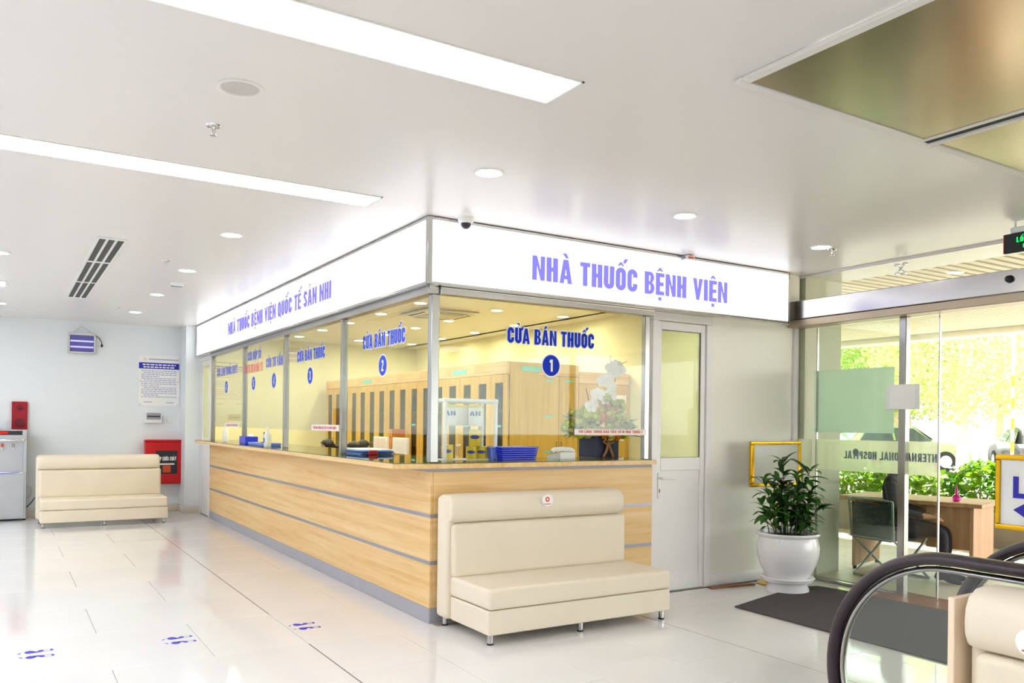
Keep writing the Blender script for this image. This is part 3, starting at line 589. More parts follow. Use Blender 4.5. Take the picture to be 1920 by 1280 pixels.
MB().rbox(3.485, 3.66, -7.9, .03, 2.192, 2.2555, .004, 1).build('guide_rail', 'rail_brown_reflection', hd, w=True)  # the brown it reflects is put into the rail's colour
MB().rbox(3.462, 3.655, .02, .032, 2.244, 2.42, .002, 1).build('end_cap', 'charcoal', hd, w=True)
sn = MB().cyl((3.472, -1.86, 2.35), (3.445, -1.86, 2.35), .028, 20, .022).ball((3.447, -1.86, 2.35), .018); sn.build('door_sensor', 'charcoal', hd, w=True)
tag(MB().rbox(3.40, 3.78, -3.4, -.86, -.002, .012, .004, 1).build('trim_6', 'brown_plank'), 'brown threshold strip across the entrance', 'threshold', kind='structure')

# ---------------------------------------------------------------- outside: porch, parking
pf = struct(MB().box(3.63, 7.4, -9, 9, -.12, -.012), 'floor_porch', 'grout', 'pale paved porch floor outside the entrance', 'floor')
PT = {}
for i in range(6):
    for j in range(12):
        x0 = 3.8 + i * .6; y0 = -4.2 + j * .6
        if 'p' not in PT: PT['p'] = MB().rbox(-.2975, .2975, -.2975, .2975, -.012, 0, .002, 1).mesh('paving_tile', 'porch_floor', 0)
        obj('paving_tile', PT['p'], pf, (x0 + .3, y0 + .3, -.001))
struct(MB().box(7.4, 120, -90, 120, -.2, -.05), 'ground', 'asphalt', 'sunlit pale car park ground', 'ground')
pc = struct(MB().box(3.7, 8.9, -9, 9, 2.78, 2.9), 'ceiling_porch', 'slat_gap_shade', 'slatted porch ceiling outside the entrance', 'ceiling')
sx = MB().rbox(3.72, 5.6, -.033, .033, 2.70, 2.73, .004, 1).mesh('slat', 'slat', 0); sy = MB().rbox(-.029, .029, -7, 7, 2.68, 2.71, .004, 1).mesh('slat', 'slat', 0)
for k in range(62): obj('slat', sx, pc, (0, -5.2 + k * .115, 0))
for k in range(30): obj('slat', sy, pc, (5.7 + k * .105, 0, 0))
struct(MB().rbox(8.85, 9.15, -9, 9, 2.60, 2.95, .01, 1), 'trim_7', 'porch_beam', 'cream edge beam of the porch roof', 'beam')
struct(MB().box(3.64, 3.72, -9, 9, 2.655, 2.9), 'trim_8', 'porch_white', 'cream lintel above the glass front', 'lintel')
struct(MB().rbox(7.0, 7.16, -1.2, 9, -.1, .36, .015, 1), 'trim_9', 'kerb', 'low planter wall in front of the hedge', 'planter wall')
struct(MB().box(7.16, 8.2, -1.2, 9, -.1, .30), 'planter_soil', 'soil', 'soil bed behind the planter wall', 'soil')

# ================================================================ CEILING FIXTURES
def linear_light(x0, x1, y0, y1, label, mat='light_panel'):
    t = thing('linear_light', label, 'ceiling light', ((x0 + x1) / 2, (y0 + y1) / 2, ZC), group='recessed linear ceiling lights')
    f = .012
    MB().rbox(x0, x1, y0, y0 + f, ZC - .004, ZC + .02, .002, 1).rbox(x0, x1, y1 - f, y1, ZC - .004, ZC + .02, .002, 1).rbox(x0, x0 + f, y0, y1, ZC - .004, ZC + .02, .002, 1).rbox(x1 - f, x1, y0, y1, ZC - .004, ZC + .02, .002, 1).build('frame', 'off_white', t, w=True)
    MB().box(x0 + f, x1 - f, y0 + f, y1 - f, ZC - .002, ZC + .001).build('diffuser', mat, t, w=True)
linear_light(-6.4, -.468, -2.272, -2.008, 'long glowing light strip nearest the viewer at the top of the photo')
linear_light(-6.4, -.478, -.292, -.036, 'long glowing light strip just in front of the counter corner')
for k, yy in enumerate((-4.27, -6.27)): linear_light(-6.4, -.47, yy, yy + .26, 'long glowing light strip behind the viewer, %s one' % ('nearer', 'farther')[k])
for k, yy in enumerate((2.0, 4.0, 6.0)): linear_light(-6.6, -3.2, yy, yy + .26, 'added light strip over the hall left of the view, %s from the far wall' % ('third', 'second', 'first')[k], 'hall_fill_panel')  # unseen strips added, stronger and cooler, to brighten the far left of the lobby
dl_ring = MB().lathe([(.062, -.001), (.068, -.006), (.079, -.005), (.081, 0), (.081, .003), (.06, .003)], 32).mesh('trim_ring', 'white_plastic')
dl_disc = MB().lathe([(.062, -.003), (.064, .002)], 20).mesh('lens', 'downlight'); dl_disc2 = MB().lathe([(.066, -.003), (.068, .002)], 20).mesh('lens', 'pharm_light')
def downlight(x, y, label, ph=False):
    t = thing('downlight', label, 'downlight', (x, y, ZC), group='pharmacy downlights' if ph else 'lobby downlights')
    obj('trim_ring', dl_ring, t); obj('lens', dl_disc2 if ph else dl_disc, t)
for x, y, l in ((-.198, -1.063, 'nearest round downlight above the corner of the signs'), (1.288, -.984, 'middle round downlight in front of the shorter sign'), (2.756, -.879, 'round downlight near the glass entrance beside a sprinkler'),
                (-1.0, 1.25, 'nearest round downlight of the row along the long sign'), (-1.0, 2.934, 'second round downlight of the row along the long sign'), (-1.0, 4.614, 'third round downlight of the row along the long sign'), (-1.0, 6.322, 'farthest round downlight of the row along the long sign'),
                (-2.425, 2.984, 'round downlight cut by the left edge of the photo, nearer one'), (-2.43, 6.44, 'round downlight cut by the left edge of the photo, farther one')):
    downlight(x, y, l)
t = thing('panel_light', 'rounded square ceiling light cut by the left edge of the photo', 'ceiling light', (-2.50, 4.75, ZC))
MB().rbox(-.13, .13, -.16, .16, -.008, 0, .003, 1).build('frame', 'white_plastic', t); MB().rbox(-.115, .115, -.145, .145, -.011, -.006, .002, 1).build('diffuser', 'light_panel', t)
rn = ('nearest', 'second', 'third', 'fourth', 'fifth', 'farthest')
for i, y in enumerate((1.3, 3.48, 4.60, 5.72, 6.80, 7.9)):
    for j, x in enumerate((.62, 1.56, 2.55, 3.5)):
        if (i, j) == (2, 2): y_ = 4.72
        else: y_ = y
        downlight(x, y_, 'pharmacy downlight in the %s row from the short side, %s from the long windows' % (rn[i], ('first', 'second', 'third', 'fourth')[j]), True)
t = thing('air_conditioner', 'square cassette air conditioner in the pharmacy ceiling', 'air conditioner', (2.12, 4.12, ZC - .002))
MB().rbox(-.36, .36, -.36, .36, -.03, 0, .01, 2).build('fascia', 'off_white', t, wn=True); MB().rbox(-.22, .22, -.22, .22, -.04, -.028, .006, 1).build('intake_grille', 'speaker_grille', t)
for k in range(4):
    b = MB().box(-.22, .22, -.325, -.285, -.0315, -.028).build('air_slot', 'dark_slot', t); b.rotation_euler.z = k * math.pi / 2
t = thing('ceiling_speaker', 'round beige speaker grille in the ceiling left of the near light strip', 'speaker', (-1.589, -1.467, ZC))
MB().lathe([(.072, -.002), (.078, -.008), (.092, -.006), (.094, 0), (.07, .002)], 40).build('rim', 'off_white', t); MB().lathe([(0, -.005), (.06, -.005), (.073, -.003)], 40).build('grille', 'speaker_grille', t)
def sprinkler(x, y, label):
    t = thing('sprinkler', label, 'sprinkler', (x, y, ZC), group='ceiling sprinklers')
    MB().lathe([(.012, -.008), (.03, -.006), (.034, 0), (.01, .0)], 20).build('escutcheon', 'chrome', t)
    MB().cyl((0, 0, 0), (0, 0, -.03), .006, 8).tube([(-.006, 0, -.012), (-.011, 0, -.026), (0, 0, -.042)], .0022, 6).tube([(.006, 0, -.012), (.011, 0, -.026), (0, 0, -.042)], .0022, 6).build('frame_arms', 'chrome', t)
    MB().lathe([(0, -.046), (.016, -.047), (.017, -.044), (0, -.042)], 12).build('deflector', 'chrome', t)
for x, y, l in ((-1.588, -.964, 'sprinkler head between the speaker and the second light strip'), (-1.234, 2.571, 'small sprinkler head near the long sign, between two downlights'), (-1.232, 6.04, 'farthest sprinkler head near the back wall'), (2.898, -.865, 'sprinkler head touching the downlight near the entrance')): sprinkler(x, y, l)
t = thing('smoke_detector', 'white detector on the ceiling beside the row of downlights', 'detector', (-.95, 3.72, ZC))
MB().lathe([(0, -.028), (.05, -.026), (.06, -.012), (.062, 0)], 24).build('housing', 'white_plastic', t); MB().box(-.05, .05, .02, .03, -.03, -.012).build('vent_slot', 'charcoal', t)
t = thing('air_vent', 'long slotted air vent in three sections on the left ceiling', 'air vent', (-1.71, 3.62, ZC))
MB().rbox(-.105, .105, -1.76, 1.78, -.006, 0, .002, 1).build('plate', 'white_plastic', t)
for a, b in ((-1.70, -.72), (-.64, .50), (.58, 1.70)):
    for k in (-1, 0, 1): MB().box(k * .062 - .021, k * .062 + .021, a, b, -.0075, -.005).build('slot', 'dark_slot', t)
t = thing('dome_camera', 'white dome security camera on the ceiling above the sign corner', 'camera', (.17, -.13, ZC))
MB().lathe([(.0, -.034), (.038, -.034), (.052, -.02), (.055, 0)], 28).build('mount', 'white_plastic', t); MB().ball((0, 0, -.036), .034, n=20, m=12).build('dome', 'charcoal', t)
t = thing('camera_box', 'small white camera with a red mark on top of the shorter sign', 'camera', (2.17, -.10, ZC))
MB().rbox(-.04, .04, -.03, .03, -.04, -.004, .006, 2).build('body', 'white_plastic', t, wn=True); MB().box(-.028, .028, -.032, -.029, -.03, -.016).build('red_mark', 'red_ink', t); MB().tube([(-.04, 0, -.02), (-.06, 0, -.03), (-.075, .0, -.035)], .01, 8).build('lens_arm', 'kick_grey', t)
t = thing('ceiling_mirror_panels', 'bronze mirrored steel panels with a dark joint in the upper right ceiling', 'ceiling panel', (1.9, -4.3, ZC))
for a, b, nm in ((.04, 1.20, 0), (1.30, 3.40, 1)): MB().rbox(a, b, -7.0, -2.64, ZC - .012, ZC - .006, .002, 1).build('steel_panel', 'mirror_steel', t, w=True)
MB().rbox(.0, 1.185, -2.645, -2.60, ZC - .018, ZC - .0005, .003, 1).rbox(1.305, 3.45, -2.645, -2.60, ZC - .018, ZC - .0005, .003, 1).rbox(.0, .045, -7.0, -2.6452, ZC - .018, ZC - .0005, .003, 1).rbox(1.1852, 1.215, -7, -2.6, ZC - .016, ZC - .0005, .003, 1).rbox(1.275, 1.3048, -7, -2.6, ZC - .016, ZC - .0005, .003, 1).build('edge_trim', 'off_white', t, w=True)
MB().box(1.215, 1.275, -7, -2.61, ZC - .006, ZC - .002).build('dark_joint', 'dark', t, w=True)

# ================================================================ BENCHES
def make_sofa(label, L=1.46, D=.65):
    t = thing('leather_bench', label, 'bench', group='cream leather benches')
    MB().rbox(.03, L, -D + .005, -.15, .06, .208, .012, 3).build('base', 'leather', t, wn=True)
    MB().rbox(.03, L, -D, -.14, .210, .335, .022, 4).build('seat', 'leather', t, wn=True)
    MB().rbox(.0, L - .03, -.155, -.005, .06, .842, .025, 4).build('backrest', 'leather', t, wn=True)
    MB().rbox(.03, L - .02, -.195, -.07, .325, .676, .03, 5).build('back_pad', 'leather', t, wn=True)
    r = MB()
    prof = [(-.07, .676), (-.15, .677), (-.19, .688), (-.205, .72), (-.208, .76), (-.203, .80), (-.185, .835), (-.15, .855), (-.09, .86), (-.03, .852), (-.006, .83), (-.006, .70)]
    n = len(prof); cyy, czz = -.11, .765; xs = [(.012, .90), (.02, .96), (.035, .99), (.06, 1), (L - .11, 1), (L - .075, .99), (L - .055, .96), (L - .045, .90)]
    vs = [(x, cyy + (p[0] - cyy) * k, czz + (p[1] - czz) * k) for x, k in xs for p in prof]
    fs = [(i * n + j, i * n + (j + 1) % n, (i + 1) * n + (j + 1) % n, (i + 1) * n + j) for i in range(len(xs) - 1) for j in range(n)] + [tuple(range(n))[::-1], tuple((len(xs) - 1) * n + j for j in range(n))]
    r.add(vs, [f[::-1] for f in fs]).build('head_roll', 'leather', t, 50)
    for x, y in ((.05, -.045), (.065, -D + .045), (L / 2, -D + .045), (L - .045, -D + .045), (L - .08, -.045)):
        g = MB().cyl((x, y, .006), (x, y, .066), .0175, 16).build('leg', 'steel_bright', t); MB().cyl((x, y, 0), (x, y, .009), .02, 16).build('foot_cap', 'rubber', g)
    return t
def sticker(t, x, y, z):
    n = 24; s_ = MB()
    s_.add([(x + .046 * math.cos(2 * math.pi * i / n), y, z + .04 * math.sin(2 * math.pi * i / n)) for i in range(n)], [tuple(range(n))]); o = s_.build('round_sticker', 'paper', t, 0)
    m = MB(); n = 16
    m.add([(x + rr * math.cos(2 * math.pi * i / n), y - .0006, z + .008 + rr * math.sin(2 * math.pi * i / n)) for rr in (.018, .008) for i in range(n)], [(i, (i + 1) % n, n + (i + 1) % n, n + i) for i in range(n)])
    m.box(x - .028, x + .026, y - .0006, y - .0004, z - .026, z - .021); m.build('sticker_mark', 'red_ink', o, 0)
s1 = make_sofa('large cream leather bench against the short oak side of the counter'); s1.location = (.03, -.03, 0)
dup(s1, (-2.03, 7.08, 0), 0, 'cream leather bench along the far wall beside the water dispenser')
s3 = dup(s1, (.19, -3.515, 0), -math.pi / 2, 'cream leather bench at the lower right corner beside the escalator')
sticker(s1, .735, -.211, .80); sticker(s3, .205, -.2115, .74)
lab(MB().rbox(-.042, -.022, -.193, -.01, .03, .82, .003, 1).build('end_board', 'peach_board', s3), 'peach coloured end board')

# ================================================================ FAR WALL
YB = 7.85
t = thing('water_dispenser', 'stainless steel water dispenser at the left edge by the far bench', 'water dispenser', (-2.36, 7.64, 0))
MB().rbox(-.24, .24, -.17, .17, .02, .62, .008, 2).build('cabinet', 'dispenser_steel', t, wn=True)
MB().rbox(-.232, .215, -.183, -.17, .045, .60, .004, 1).build('door_panel', 'dispenser_steel', t, wn=True)
MB().rbox(-.24, .24, -.10, .17, .62, 1.04, .008, 2).rbox(.20, .24, -.17, -.09, .62, 1.04, .004, 1).build('tap_recess', 'dispenser_steel', t, wn=True)
MB().rbox(-.24, .24, -.18, .17, 1.04, 1.172, .012, 2).build('head', 'dispenser_steel', t, wn=True)
MB().rbox(-.24, .215, -.19, -.17, 1.02, 1.05, .009, 2).build('visor', 'chrome', t)
c = MB().rbox(-.21, .19, -.186, -.178, 1.10, 1.155, .02, 2).build('control_panel', 'charcoal', t); MB().box(-.06, .03, -.1875, -.186, 1.115, 1.145).build('display', 'led_red', c)
for k, (x, m_) in enumerate(((-.17, 'blue_plastic'), (-.03, 'red_ink'), (.09, 'steel'))):
    q = MB().cyl((x, -.10, .95), (x, -.15, .95), .012, 12).tube([(x, -.15, .955), (x, -.155, .91)], .009, 10).build('tap', 'chrome', t); MB().rbox(x - .016, x + .016, -.165, -.14, .945, .985, .005, 1).build('tap_lever', m_, q)
q = MB().rbox(-.235, .2, -.185, -.09, .60, .625, .006, 1).build('drip_tray', 'white_plastic', t); MB().tube([(-.2 + .036 * i, -.187, .622 - .012 * math.sin(math.pi * i / 10)) for i in range(11)], .004, 6).build('tray_rim', 'blue_plastic', q)
for x in (-.2, .22): MB().cyl((x, -.13, 0), (x, -.13, .022), .018, 10).build('foot', 'rubber', t)
MB().tube([(.24, .10, .45), (.30, .10, .42), (.315, .10, .34), (.28, .1, .27), (.245, .1, .25)], .007, 8).build('water_hose', 'off_white', t)
MB().tube([(.245, .08, .14), (.30, .08, .20), (.345, .08, .27)], .006, 8).build('power_cord', 'dark', t)
t = thing('alarm_panel', 'red fire alarm panel on the wall above the water dispenser', 'alarm', (-2.2, YB, 1.17))
MB().rbox(-.09, .092, -.045, 0, 0, .366, .004, 1).build('plate', 'red_dark', t, wn=True); MB().cyl((.0, -.045, .285), (.0, -.075, .285), .034, 24).ball((.0, -.075, .285), .02).build('call_lamp', 'bell_red', t); MB().cyl((.0, -.045, .09), (.0, -.07, .09), .058, 28).cyl((.0, -.07, .09), (.0, -.08, .09), .04, 24).build('alarm_bell', 'bell_red', t)
t = thing('fire_hose_cabinet', 'red fire hose cabinet on the far wall partly behind the bench', 'fire cabinet', (-.39, YB, .403))
MB().rbox(-.287, .287, -.12, 0, 0, .62, .006, 1).build('body', 'red_paint', t, wn=True); MB().rbox(-.28, .28, -.14, -.12, .01, .60, .006, 1).build('door', 'red_paint', t, wn=True); MB().rbox(-.29, .29, -.15, 0, .60, .632, .006, 1).build('hood', 'red_paint', t, wn=True)
g = MB().rbox(-.15, .14, -.144, -.139, .145, .475, .003, 1).build('viewing_window', 'charcoal', t); MB().text('HỘP CHỮA CHÁY', (-.135, -.1445, .335), X_, Z_, .055, .26, .0008).box(-.1, .1, -.1455, -.1445, .275, .295).build('window_text', 'paper', g, 0); MB().rbox(-.055, .05, -.1455, -.144, .165, .265, .002, 1).build('hose_label', 'red_ink', g)
t = thing('insect_killer_lamp', 'violet glowing insect killer lamp hung high on the far wall', 'lamp', (-1.48, YB, 2.215))
MB().rbox(-.165, .165, -.09, -.01, 0, .018, .004, 1).rbox(-.165, .165, -.09, -.01, .245, .275, .006, 1).rbox(-.165, -.148, -.09, -.01, 0, .27, .004, 1).rbox(.148, .165, -.09, -.01, 0, .27, .004, 1).build('casing', 'off_white', t, wn=True)
MB().box(-.15, .15, -.04, -.012, .016, .247).build('reflector', 'uv_mesh', t)
for z in (.085, .165): MB().cyl((-.14, -.055, z), (.14, -.055, z), .011, 12).build('uv_tube', 'uv_tube', t)
g = MB()
for k in range(21): g.cyl((-.14 + .014 * k, -.085, .018), (-.14 + .014 * k, -.085, .245), .0012, 5)
g.build('guard_wires', 'kick_grey', t); MB().tube([(-.11, -.03, .275), (.0, -.01, .375), (.14, -.03, .275)], .0022, 6).build('hanging_cord', 'kick_grey', t); MB().tube([(.165, -.03, .25), (.21, -.02, .23), (.245, -.015, .17), (.25, -.015, .13)], .004, 6).build('power_cord', 'dark', t); MB().rbox(.238, .262, -.03, -.001, .10, .135, .004, 1).build('plug', 'dark', t)
t = thing('notice_board', 'white framed notice with a blue heading band on the far wall', 'notice', (-.487, YB, 1.51))
MB().rbox(-.275, .275, -.012, -.001, 0, .73, .003, 1).build('board', 'paper', t, wn=True); MB().box(-.268, .268, -.0135, -.012, .535, .622).build('heading_band', 'print_navy', t)
g = MB(); random.seed(3)
for r_ in range(15):
    x = -.235 + (.03 if r_ % 4 == 1 else 0); e = .235 if r_ % 5 != 3 else .0
    z = .50 - r_ * .0265
    while x < e:
        w = random.uniform(.02, .055); g.box(x, min(x + w, e), -.013, -.012, z, z + .011); x += w + .009
g.box(-.20, -.09, -.013, -.012, .055, .066).box(.1, .2, -.013, -.012, .05, .061); g.box(-.14, .26, -.013, -.012, .662, .68)
g.build('printed_lines', 'print_grey', t, 0)
g = MB()
for z, a, b in ((.585, -.22, .22), (.55, -.21, .21)):
    x = a
    while x < b: w = random.uniform(.03, .06); g.box(x, min(x + w, b), -.0142, -.0135, z, z + .018); x += w + .011
g.build('heading_text', 'paper', t, 0); MB().cyl((-.19, -.012, .672), (-.19, -.0145, .672), .022, 20).build('emblem', 'paper_pink', t)
for x in (-.25, .25):
    for z in (.03, .36, .70): MB().cyl((x, -.012, z), (x, -.018, z), .007, 10).build('stud', 'chrome', t)
t = thing('breaker_box', 'white breaker box with a tinted lid under the notice', 'breaker box', (-.56, YB, 1.27))
MB().rbox(-.115, .112, -.06, 0, 0, .168, .006, 1).build('housing', 'white_plastic', t, wn=True); MB().rbox(-.095, .095, -.068, -.058, .05, .145, .006, 1).build('tinted_lid', 'kick_grey', t, wn=True); MB().box(-.085, .085, -.0695, -.068, .085, .105).build('breaker_row', 'charcoal', t)
for k, x in enumerate((-.40, -.335)):
    t = thing('light_switch', 'white switch plate beside the breaker box, %s' % ('left of the pair', 'right of the pair')[k], 'switch', (x, YB, 1.275), group='switch plates by the breaker box')
    MB().rbox(-.03, .03, -.012, 0, 0, .10, .003, 1).build('plate', 'white_plastic', t); MB().rbox(-.014, .014, -.016, -.011, .025, .075, .002, 1).build('rocker', 'white_plastic', t)

# footprints on the floor
def foot_poly(cx_, cy_, L, sgn):
    """sole pointing to -x (heel at the right), in three pieces plus an outline arc"""
    return None
def footprint(par, x0, x1, y, s):
    L = x1 - x0; z = .0006
    def P(u, v): return (x0 + L * u, y + L * v * s * 1.35, z)
    o = MB()
    o.add([P(*q) for q in ((.0, -.10), (.06, -.02), (.16, .06), (.22, .09), (.12, .02), (.10, -.08))], [tuple(range(6))])
    o.add([P(.33 + .13 * math.cos(a) , .0 + .13 * math.sin(a)) for a in [math.pi * 2 * i / 16 for i in range(16)]], [tuple(range(16))])
    o.add([P(*q) for q in ((.4, -.12), (.58, -.10), (.70, -.06), (.70, .09), (.58, .10), (.56, .02), (.5, .0), (.44, .08))], [tuple(range(8))])
    o.add([P(.88 + .09 * math.cos(a), .01 + .09 * math.sin(a)) for a in [-math.pi / 2 + math.pi * i / 8 for i in range(9)]], [tuple(range(9))])
    o.add([P(*q) for q in ((.70, -.075), (.88, -.085), (.88, -.065), (.70, -.05))], [(0, 1, 2, 3)]).add([P(*q) for q in ((.70, .07), (.88, .085), (.88, .1), (.70, .09))], [(0, 1, 2, 3)])
    o.v = [(v[0] - par.location.x, v[1] - par.location.y, v[2]) for v in o.v]
    fs = []
    for f in o.f:
        a, b, c_ = (Vector(o.v[i]) for i in f[:3])
        nz = sum((o.v[f[i]][0] * o.v[f[(i + 1) % len(f)]][1] - o.v[f[(i + 1) % len(f)]][0] * o.v[f[i]][1]) for i in range(len(f)))
        fs.append(f if nz > 0 else f[::-1])
    o.f = fs
    o.build('sole_print', 'foot_print', par, 0)
for x, y, l in ((-2.31, .43, 'pair of violet footprints on the floor nearest the left edge'), (-1.572, .362, 'pair of violet footprints on the floor, middle of three pairs'), (-.818, .33, 'pair of violet footprints on the floor nearest the counter')):
    t = thing('footprint_sticker', l, 'floor sticker', (x + .09, y, 0), group='queue footprint stickers')
    footprint(t, x, x + .188, y + .062, 1); footprint(t, x + .005, x + .188, y - .055, -1)

# ================================================================ INSIDE THE PHARMACY
def cabinet(i, y0, y1):
    lbl = 'tall oak medicine cabinet with two narrow glass doors, ' + ('nearest' if i == 0 else 'farthest' if i == 7 else 'number %s' % ('', 'two', 'three', 'four', 'five', 'six', 'seven')[i]) + ' from the cabinet corner'
    t = thing('medicine_cabinet', lbl, 'cabinet', (2.27, (y0 + y1) / 2, 0), group='glass door cabinets in a row'); h = (y1 - y0) / 2
    MB().box(.032, .42, -h, -h + .018, 0, 1.999).box(.032, .42, h - .018, h, 0, 1.999).box(.40, .418, -h + .0181, h - .0181, 0, 1.998).box(.032, .40, -h + .0181, h - .0181, .0, .08).box(.032, .40, -h + .0181, h - .0181, 1.85, 1.997).build('body', 'oak_z', t)
    MB().rbox(-.004, .03, -h, h, 1.865, 2.0, .003, 1).build('cornice', 'oak_y', t)
    for z in (.55, 1.0, 1.45): MB().box(.05, .40, -h + .018, h - .018, z, z + .018).build('shelf', 'oak_y', t)
    for s_ in (-1, 1):
        c_ = s_ * h / 2; a = c_ - h / 2 + .002; b = c_ + h / 2 - .002
        st_ = .095
        d = MB().rbox(0, .02, a, a + st_, .08, 1.862, .002, 1).rbox(0, .02, b - st_, b, .08, 1.862, .002, 1).rbox(0, .02, a + st_ + .0002, b - st_ - .0002, 1.77, 1.862, .002, 1).rbox(0, .02, a + st_ + .0002, b - st_ - .0002, .08, .2, .002, 1).build('door', 'oak_z', t)
        MB().box(.008, .012, a + st_ - .005, b - st_ + .005, .195, 1.775).build('pane', 'cabinet_glass', d)
        yy = c_ - s_ * (h / 2 - .03)
        MB().tube([(0, yy, .93), (-.022, yy, .95), (-.022, yy, 1.04), (0, yy, 1.06)], .005, 8).build('handle', 'steel', d); MB().cyl((0, yy, .88), (-.008, yy, .88), .009, 12).build('lock', 'chrome', d)
        if i in (0, 1, 3) and s_ < 0: MB().box(-.003, -.001, c_ - .06, c_ + .06, 1.28, 1.305).build('shelf_label', 'teal_label', d)
    if i in (1, 5): MB().box(-.008, -.004, -.17, .17, 1.90, 1.955).build('name_label', 'teal_label', t)
    g_ = [('paper', .0), ('tin_white', .3), ('pale_blue', .6), ('charcoal', .8)]
    random.seed(40 + i)
    return t
for i in range(8): cabinet(i, 2.76 + i * .735, 2.76 + (i + 1) * .735)
# medicine boxes standing on the cabinet shelves, dim behind the tinted doors
k = 0
for i in range(4):
    for z, nm in ((.568, 'lower'), (1.018, 'middle'), (1.468, 'upper')):
        for q in (0, 1):
            yy = 2.76 + i * .735 + .12 + q * .36; hh = random.uniform(.10, .26)
            o = tag(MB().rbox(2.36, 2.52, yy - .05, yy + .07, z, z + hh, .003, 1).build('medicine_box', random.choice(['paper', 'tin_white', 'pale_blue', 'off_white'])),
                    'carton on the %s shelf of the %s glass cabinet, behind the %s door' % (nm, ('first', 'second', 'third', 'fourth')[i], ('right', 'left')[q]), 'box', 'cartons in the glass cabinets')
for i, (a, b) in enumerate(((2.695, 3.24), (3.245, 3.99))):
    t = thing('store_cabinet', 'plain oak cupboard with teal shelf labels, %s' % ('left of the flower arrangement' , 'behind the flower arrangement and paper notices')[i], 'cabinet', (a, 2.78, 0), group='plain oak cupboards')
    zt = 2.0 if i == 0 else 1.93; w = b - a
    MB().box(0, w, .032, .5, 0, zt - .001).build('body', 'oak_z', t); MB().rbox(0, w, -.004, .03, zt - .135, zt, .003, 1).build('cornice', 'oak_x', t)
    for s_ in (0, 1):
        x0 = s_ * w / 2 + .002; x1 = x0 + w / 2 - .004
        d = MB().rbox(x0, x1, 0, .02, .08, zt - .14, .002, 1).build('door', 'oak_z', t)
        for z in (1.80, 1.40, 1.0) if i == 0 else (1.40,): MB().box((x0 + x1) / 2 - .055, (x0 + x1) / 2 + .055, -.003, -.001, z, z + .022).build('shelf_label', 'teal_label', d)
        MB().tube([((x1 - .03) if s_ == 0 else x0 + .03, 0, 1.0), ((x1 - .03) if s_ == 0 else x0 + .03, -.02, 1.02), ((x1 - .03) if s_ == 0 else x0 + .03, -.02, 1.1), ((x1 - .03) if s_ == 0 else x0 + .03, 0, 1.12)], .005, 8).build('handle', 'steel', d)
    if i == 0: MB().box(-.25, .0, -.03, -.0215, 1.90, 1.955).build('name_label', 'teal_label', t)
for (x, z, w, h, l) in ((3.70, 1.44, .24, .235, 'square paper notice with a round drawing on the plain cupboard'), (3.71, 1.13, .2, .24, 'small printed paper below the square notice on the plain cupboard')):
    t = thing('paper_notice', l, 'notice', (x, 2.776, z)); MB().box(0, w, -.004, -.001, 0, h).build('sheet', 'paper', t)
    if h < .236:
        n = 24; MB().add([(w / 2 + r * math.cos(2 * math.pi * i / n), -.0046, h / 2 + r * math.sin(2 * math.pi * i / n)) for r in (.072, .06) for i in range(n)], [(i, (i + 1) % n, n + (i + 1) % n, n + i) for i in range(n)]).build('ring_drawing', 'kick_grey', t, 0)
    else: MB().box(.02, w - .02, -.005, -.004, .03, .05).box(.02, w - .02, -.005, -.004, .16, .22).build('print', 'print_navy', t, 0)

# counter-top things
t = thing('display_case', 'clear counter display case with white tube frame holding milk powder tins', 'display case', (.44, .36, ZT))
for x in (-.205, .205):
    for y in (-.10, .10): MB().cyl((x, y, 0), (x, y, .42), .014, 12).build('tube_post', 'white_plastic', t)
for p in (((-.21, -.1, .42), (.21, -.1, .42)), ((-.21, .1, .42), (.21, .1, .42)), ((-.205, -.105, .42), (-.205, .105, .42)), ((.205, -.105, .42), (.205, .105, .42))): MB().cyl(*p, .015, 12).build('tube_rail', 'white_plastic', t)
for x in (-.205, .205):
    for y in (-.1, .1): MB().ball((x, y, .42), .019).build('tube_joint', 'white_plastic', t)
MB().box(-.2, .2, -.095, .095, .236, .241).build('glass_shelf', 'acrylic', t); MB().box(-.195, .195, -.104, -.101, .01, .41).box(-.195, .195, .101, .104, .01, .41).box(-.207, -.204, -.09, .09, .01, .41).build('side_sheet', 'acrylic', t); MB().box(-.2, .2, -.095, .095, 0, .004).build('base_sheet', 'white_plastic', t)
def tin(x, y, z, r, h, body, band, label, txt=None):
    t = thing('milk_powder_tin', label, 'tin', (x, y, z), rotz=-.55, group='milk powder tins in the display case')
    MB().lathe([(0, 0), (r * .97, 0), (r, .004), (r, h - .006), (r * .97, h - .003), (r * .97, h)], 28).build('can', body, t)
    MB().lathe([(r * .99, h * .86), (r * 1.015, h * .865), (r * 1.015, h), (r * .9, h * 1.01), (0, h * 1.01)], 28).build('lid', 'tin_yellow', t)
    g = MB(); A = [-math.pi / 2 + R_(q) for q in range(-48, 49, 8)]; rr = r * 1.008
    lo, hi = (.45, .72) if band else (.08, .84)
    if band: 
        g.add([(rr * math.cos(a), rr * math.sin(a), h * (.56 + s_ * .13 * math.sqrt(max(0, 1 - ((a + math.pi / 2) / .86) ** 2)))) for s_ in (-1, 1) for a in A], [(i, i + 1, len(A) + i + 1, len(A) + i) for i in range(len(A) - 1)])
        g.build('oval_badge', 'tin_blue', t)
    if txt: MB().text(txt, (-r * .75, -r * 1.02, h * .48), X_, Z_, h * .22, r * 1.5, .001).build('tin_lettering', 'tin_blue', t, 0)
D0 = (.44, .36)
tin(.515, .33, ZT + .242, .052, .15, 'tin_white', False, 'white tin with blue letters on the upper shelf, right of the tube post', 'AN')
tin(.57, .40, ZT + .242, .045, .15, 'tin_white', False, 'white tin half hidden at the right end of the upper shelf')
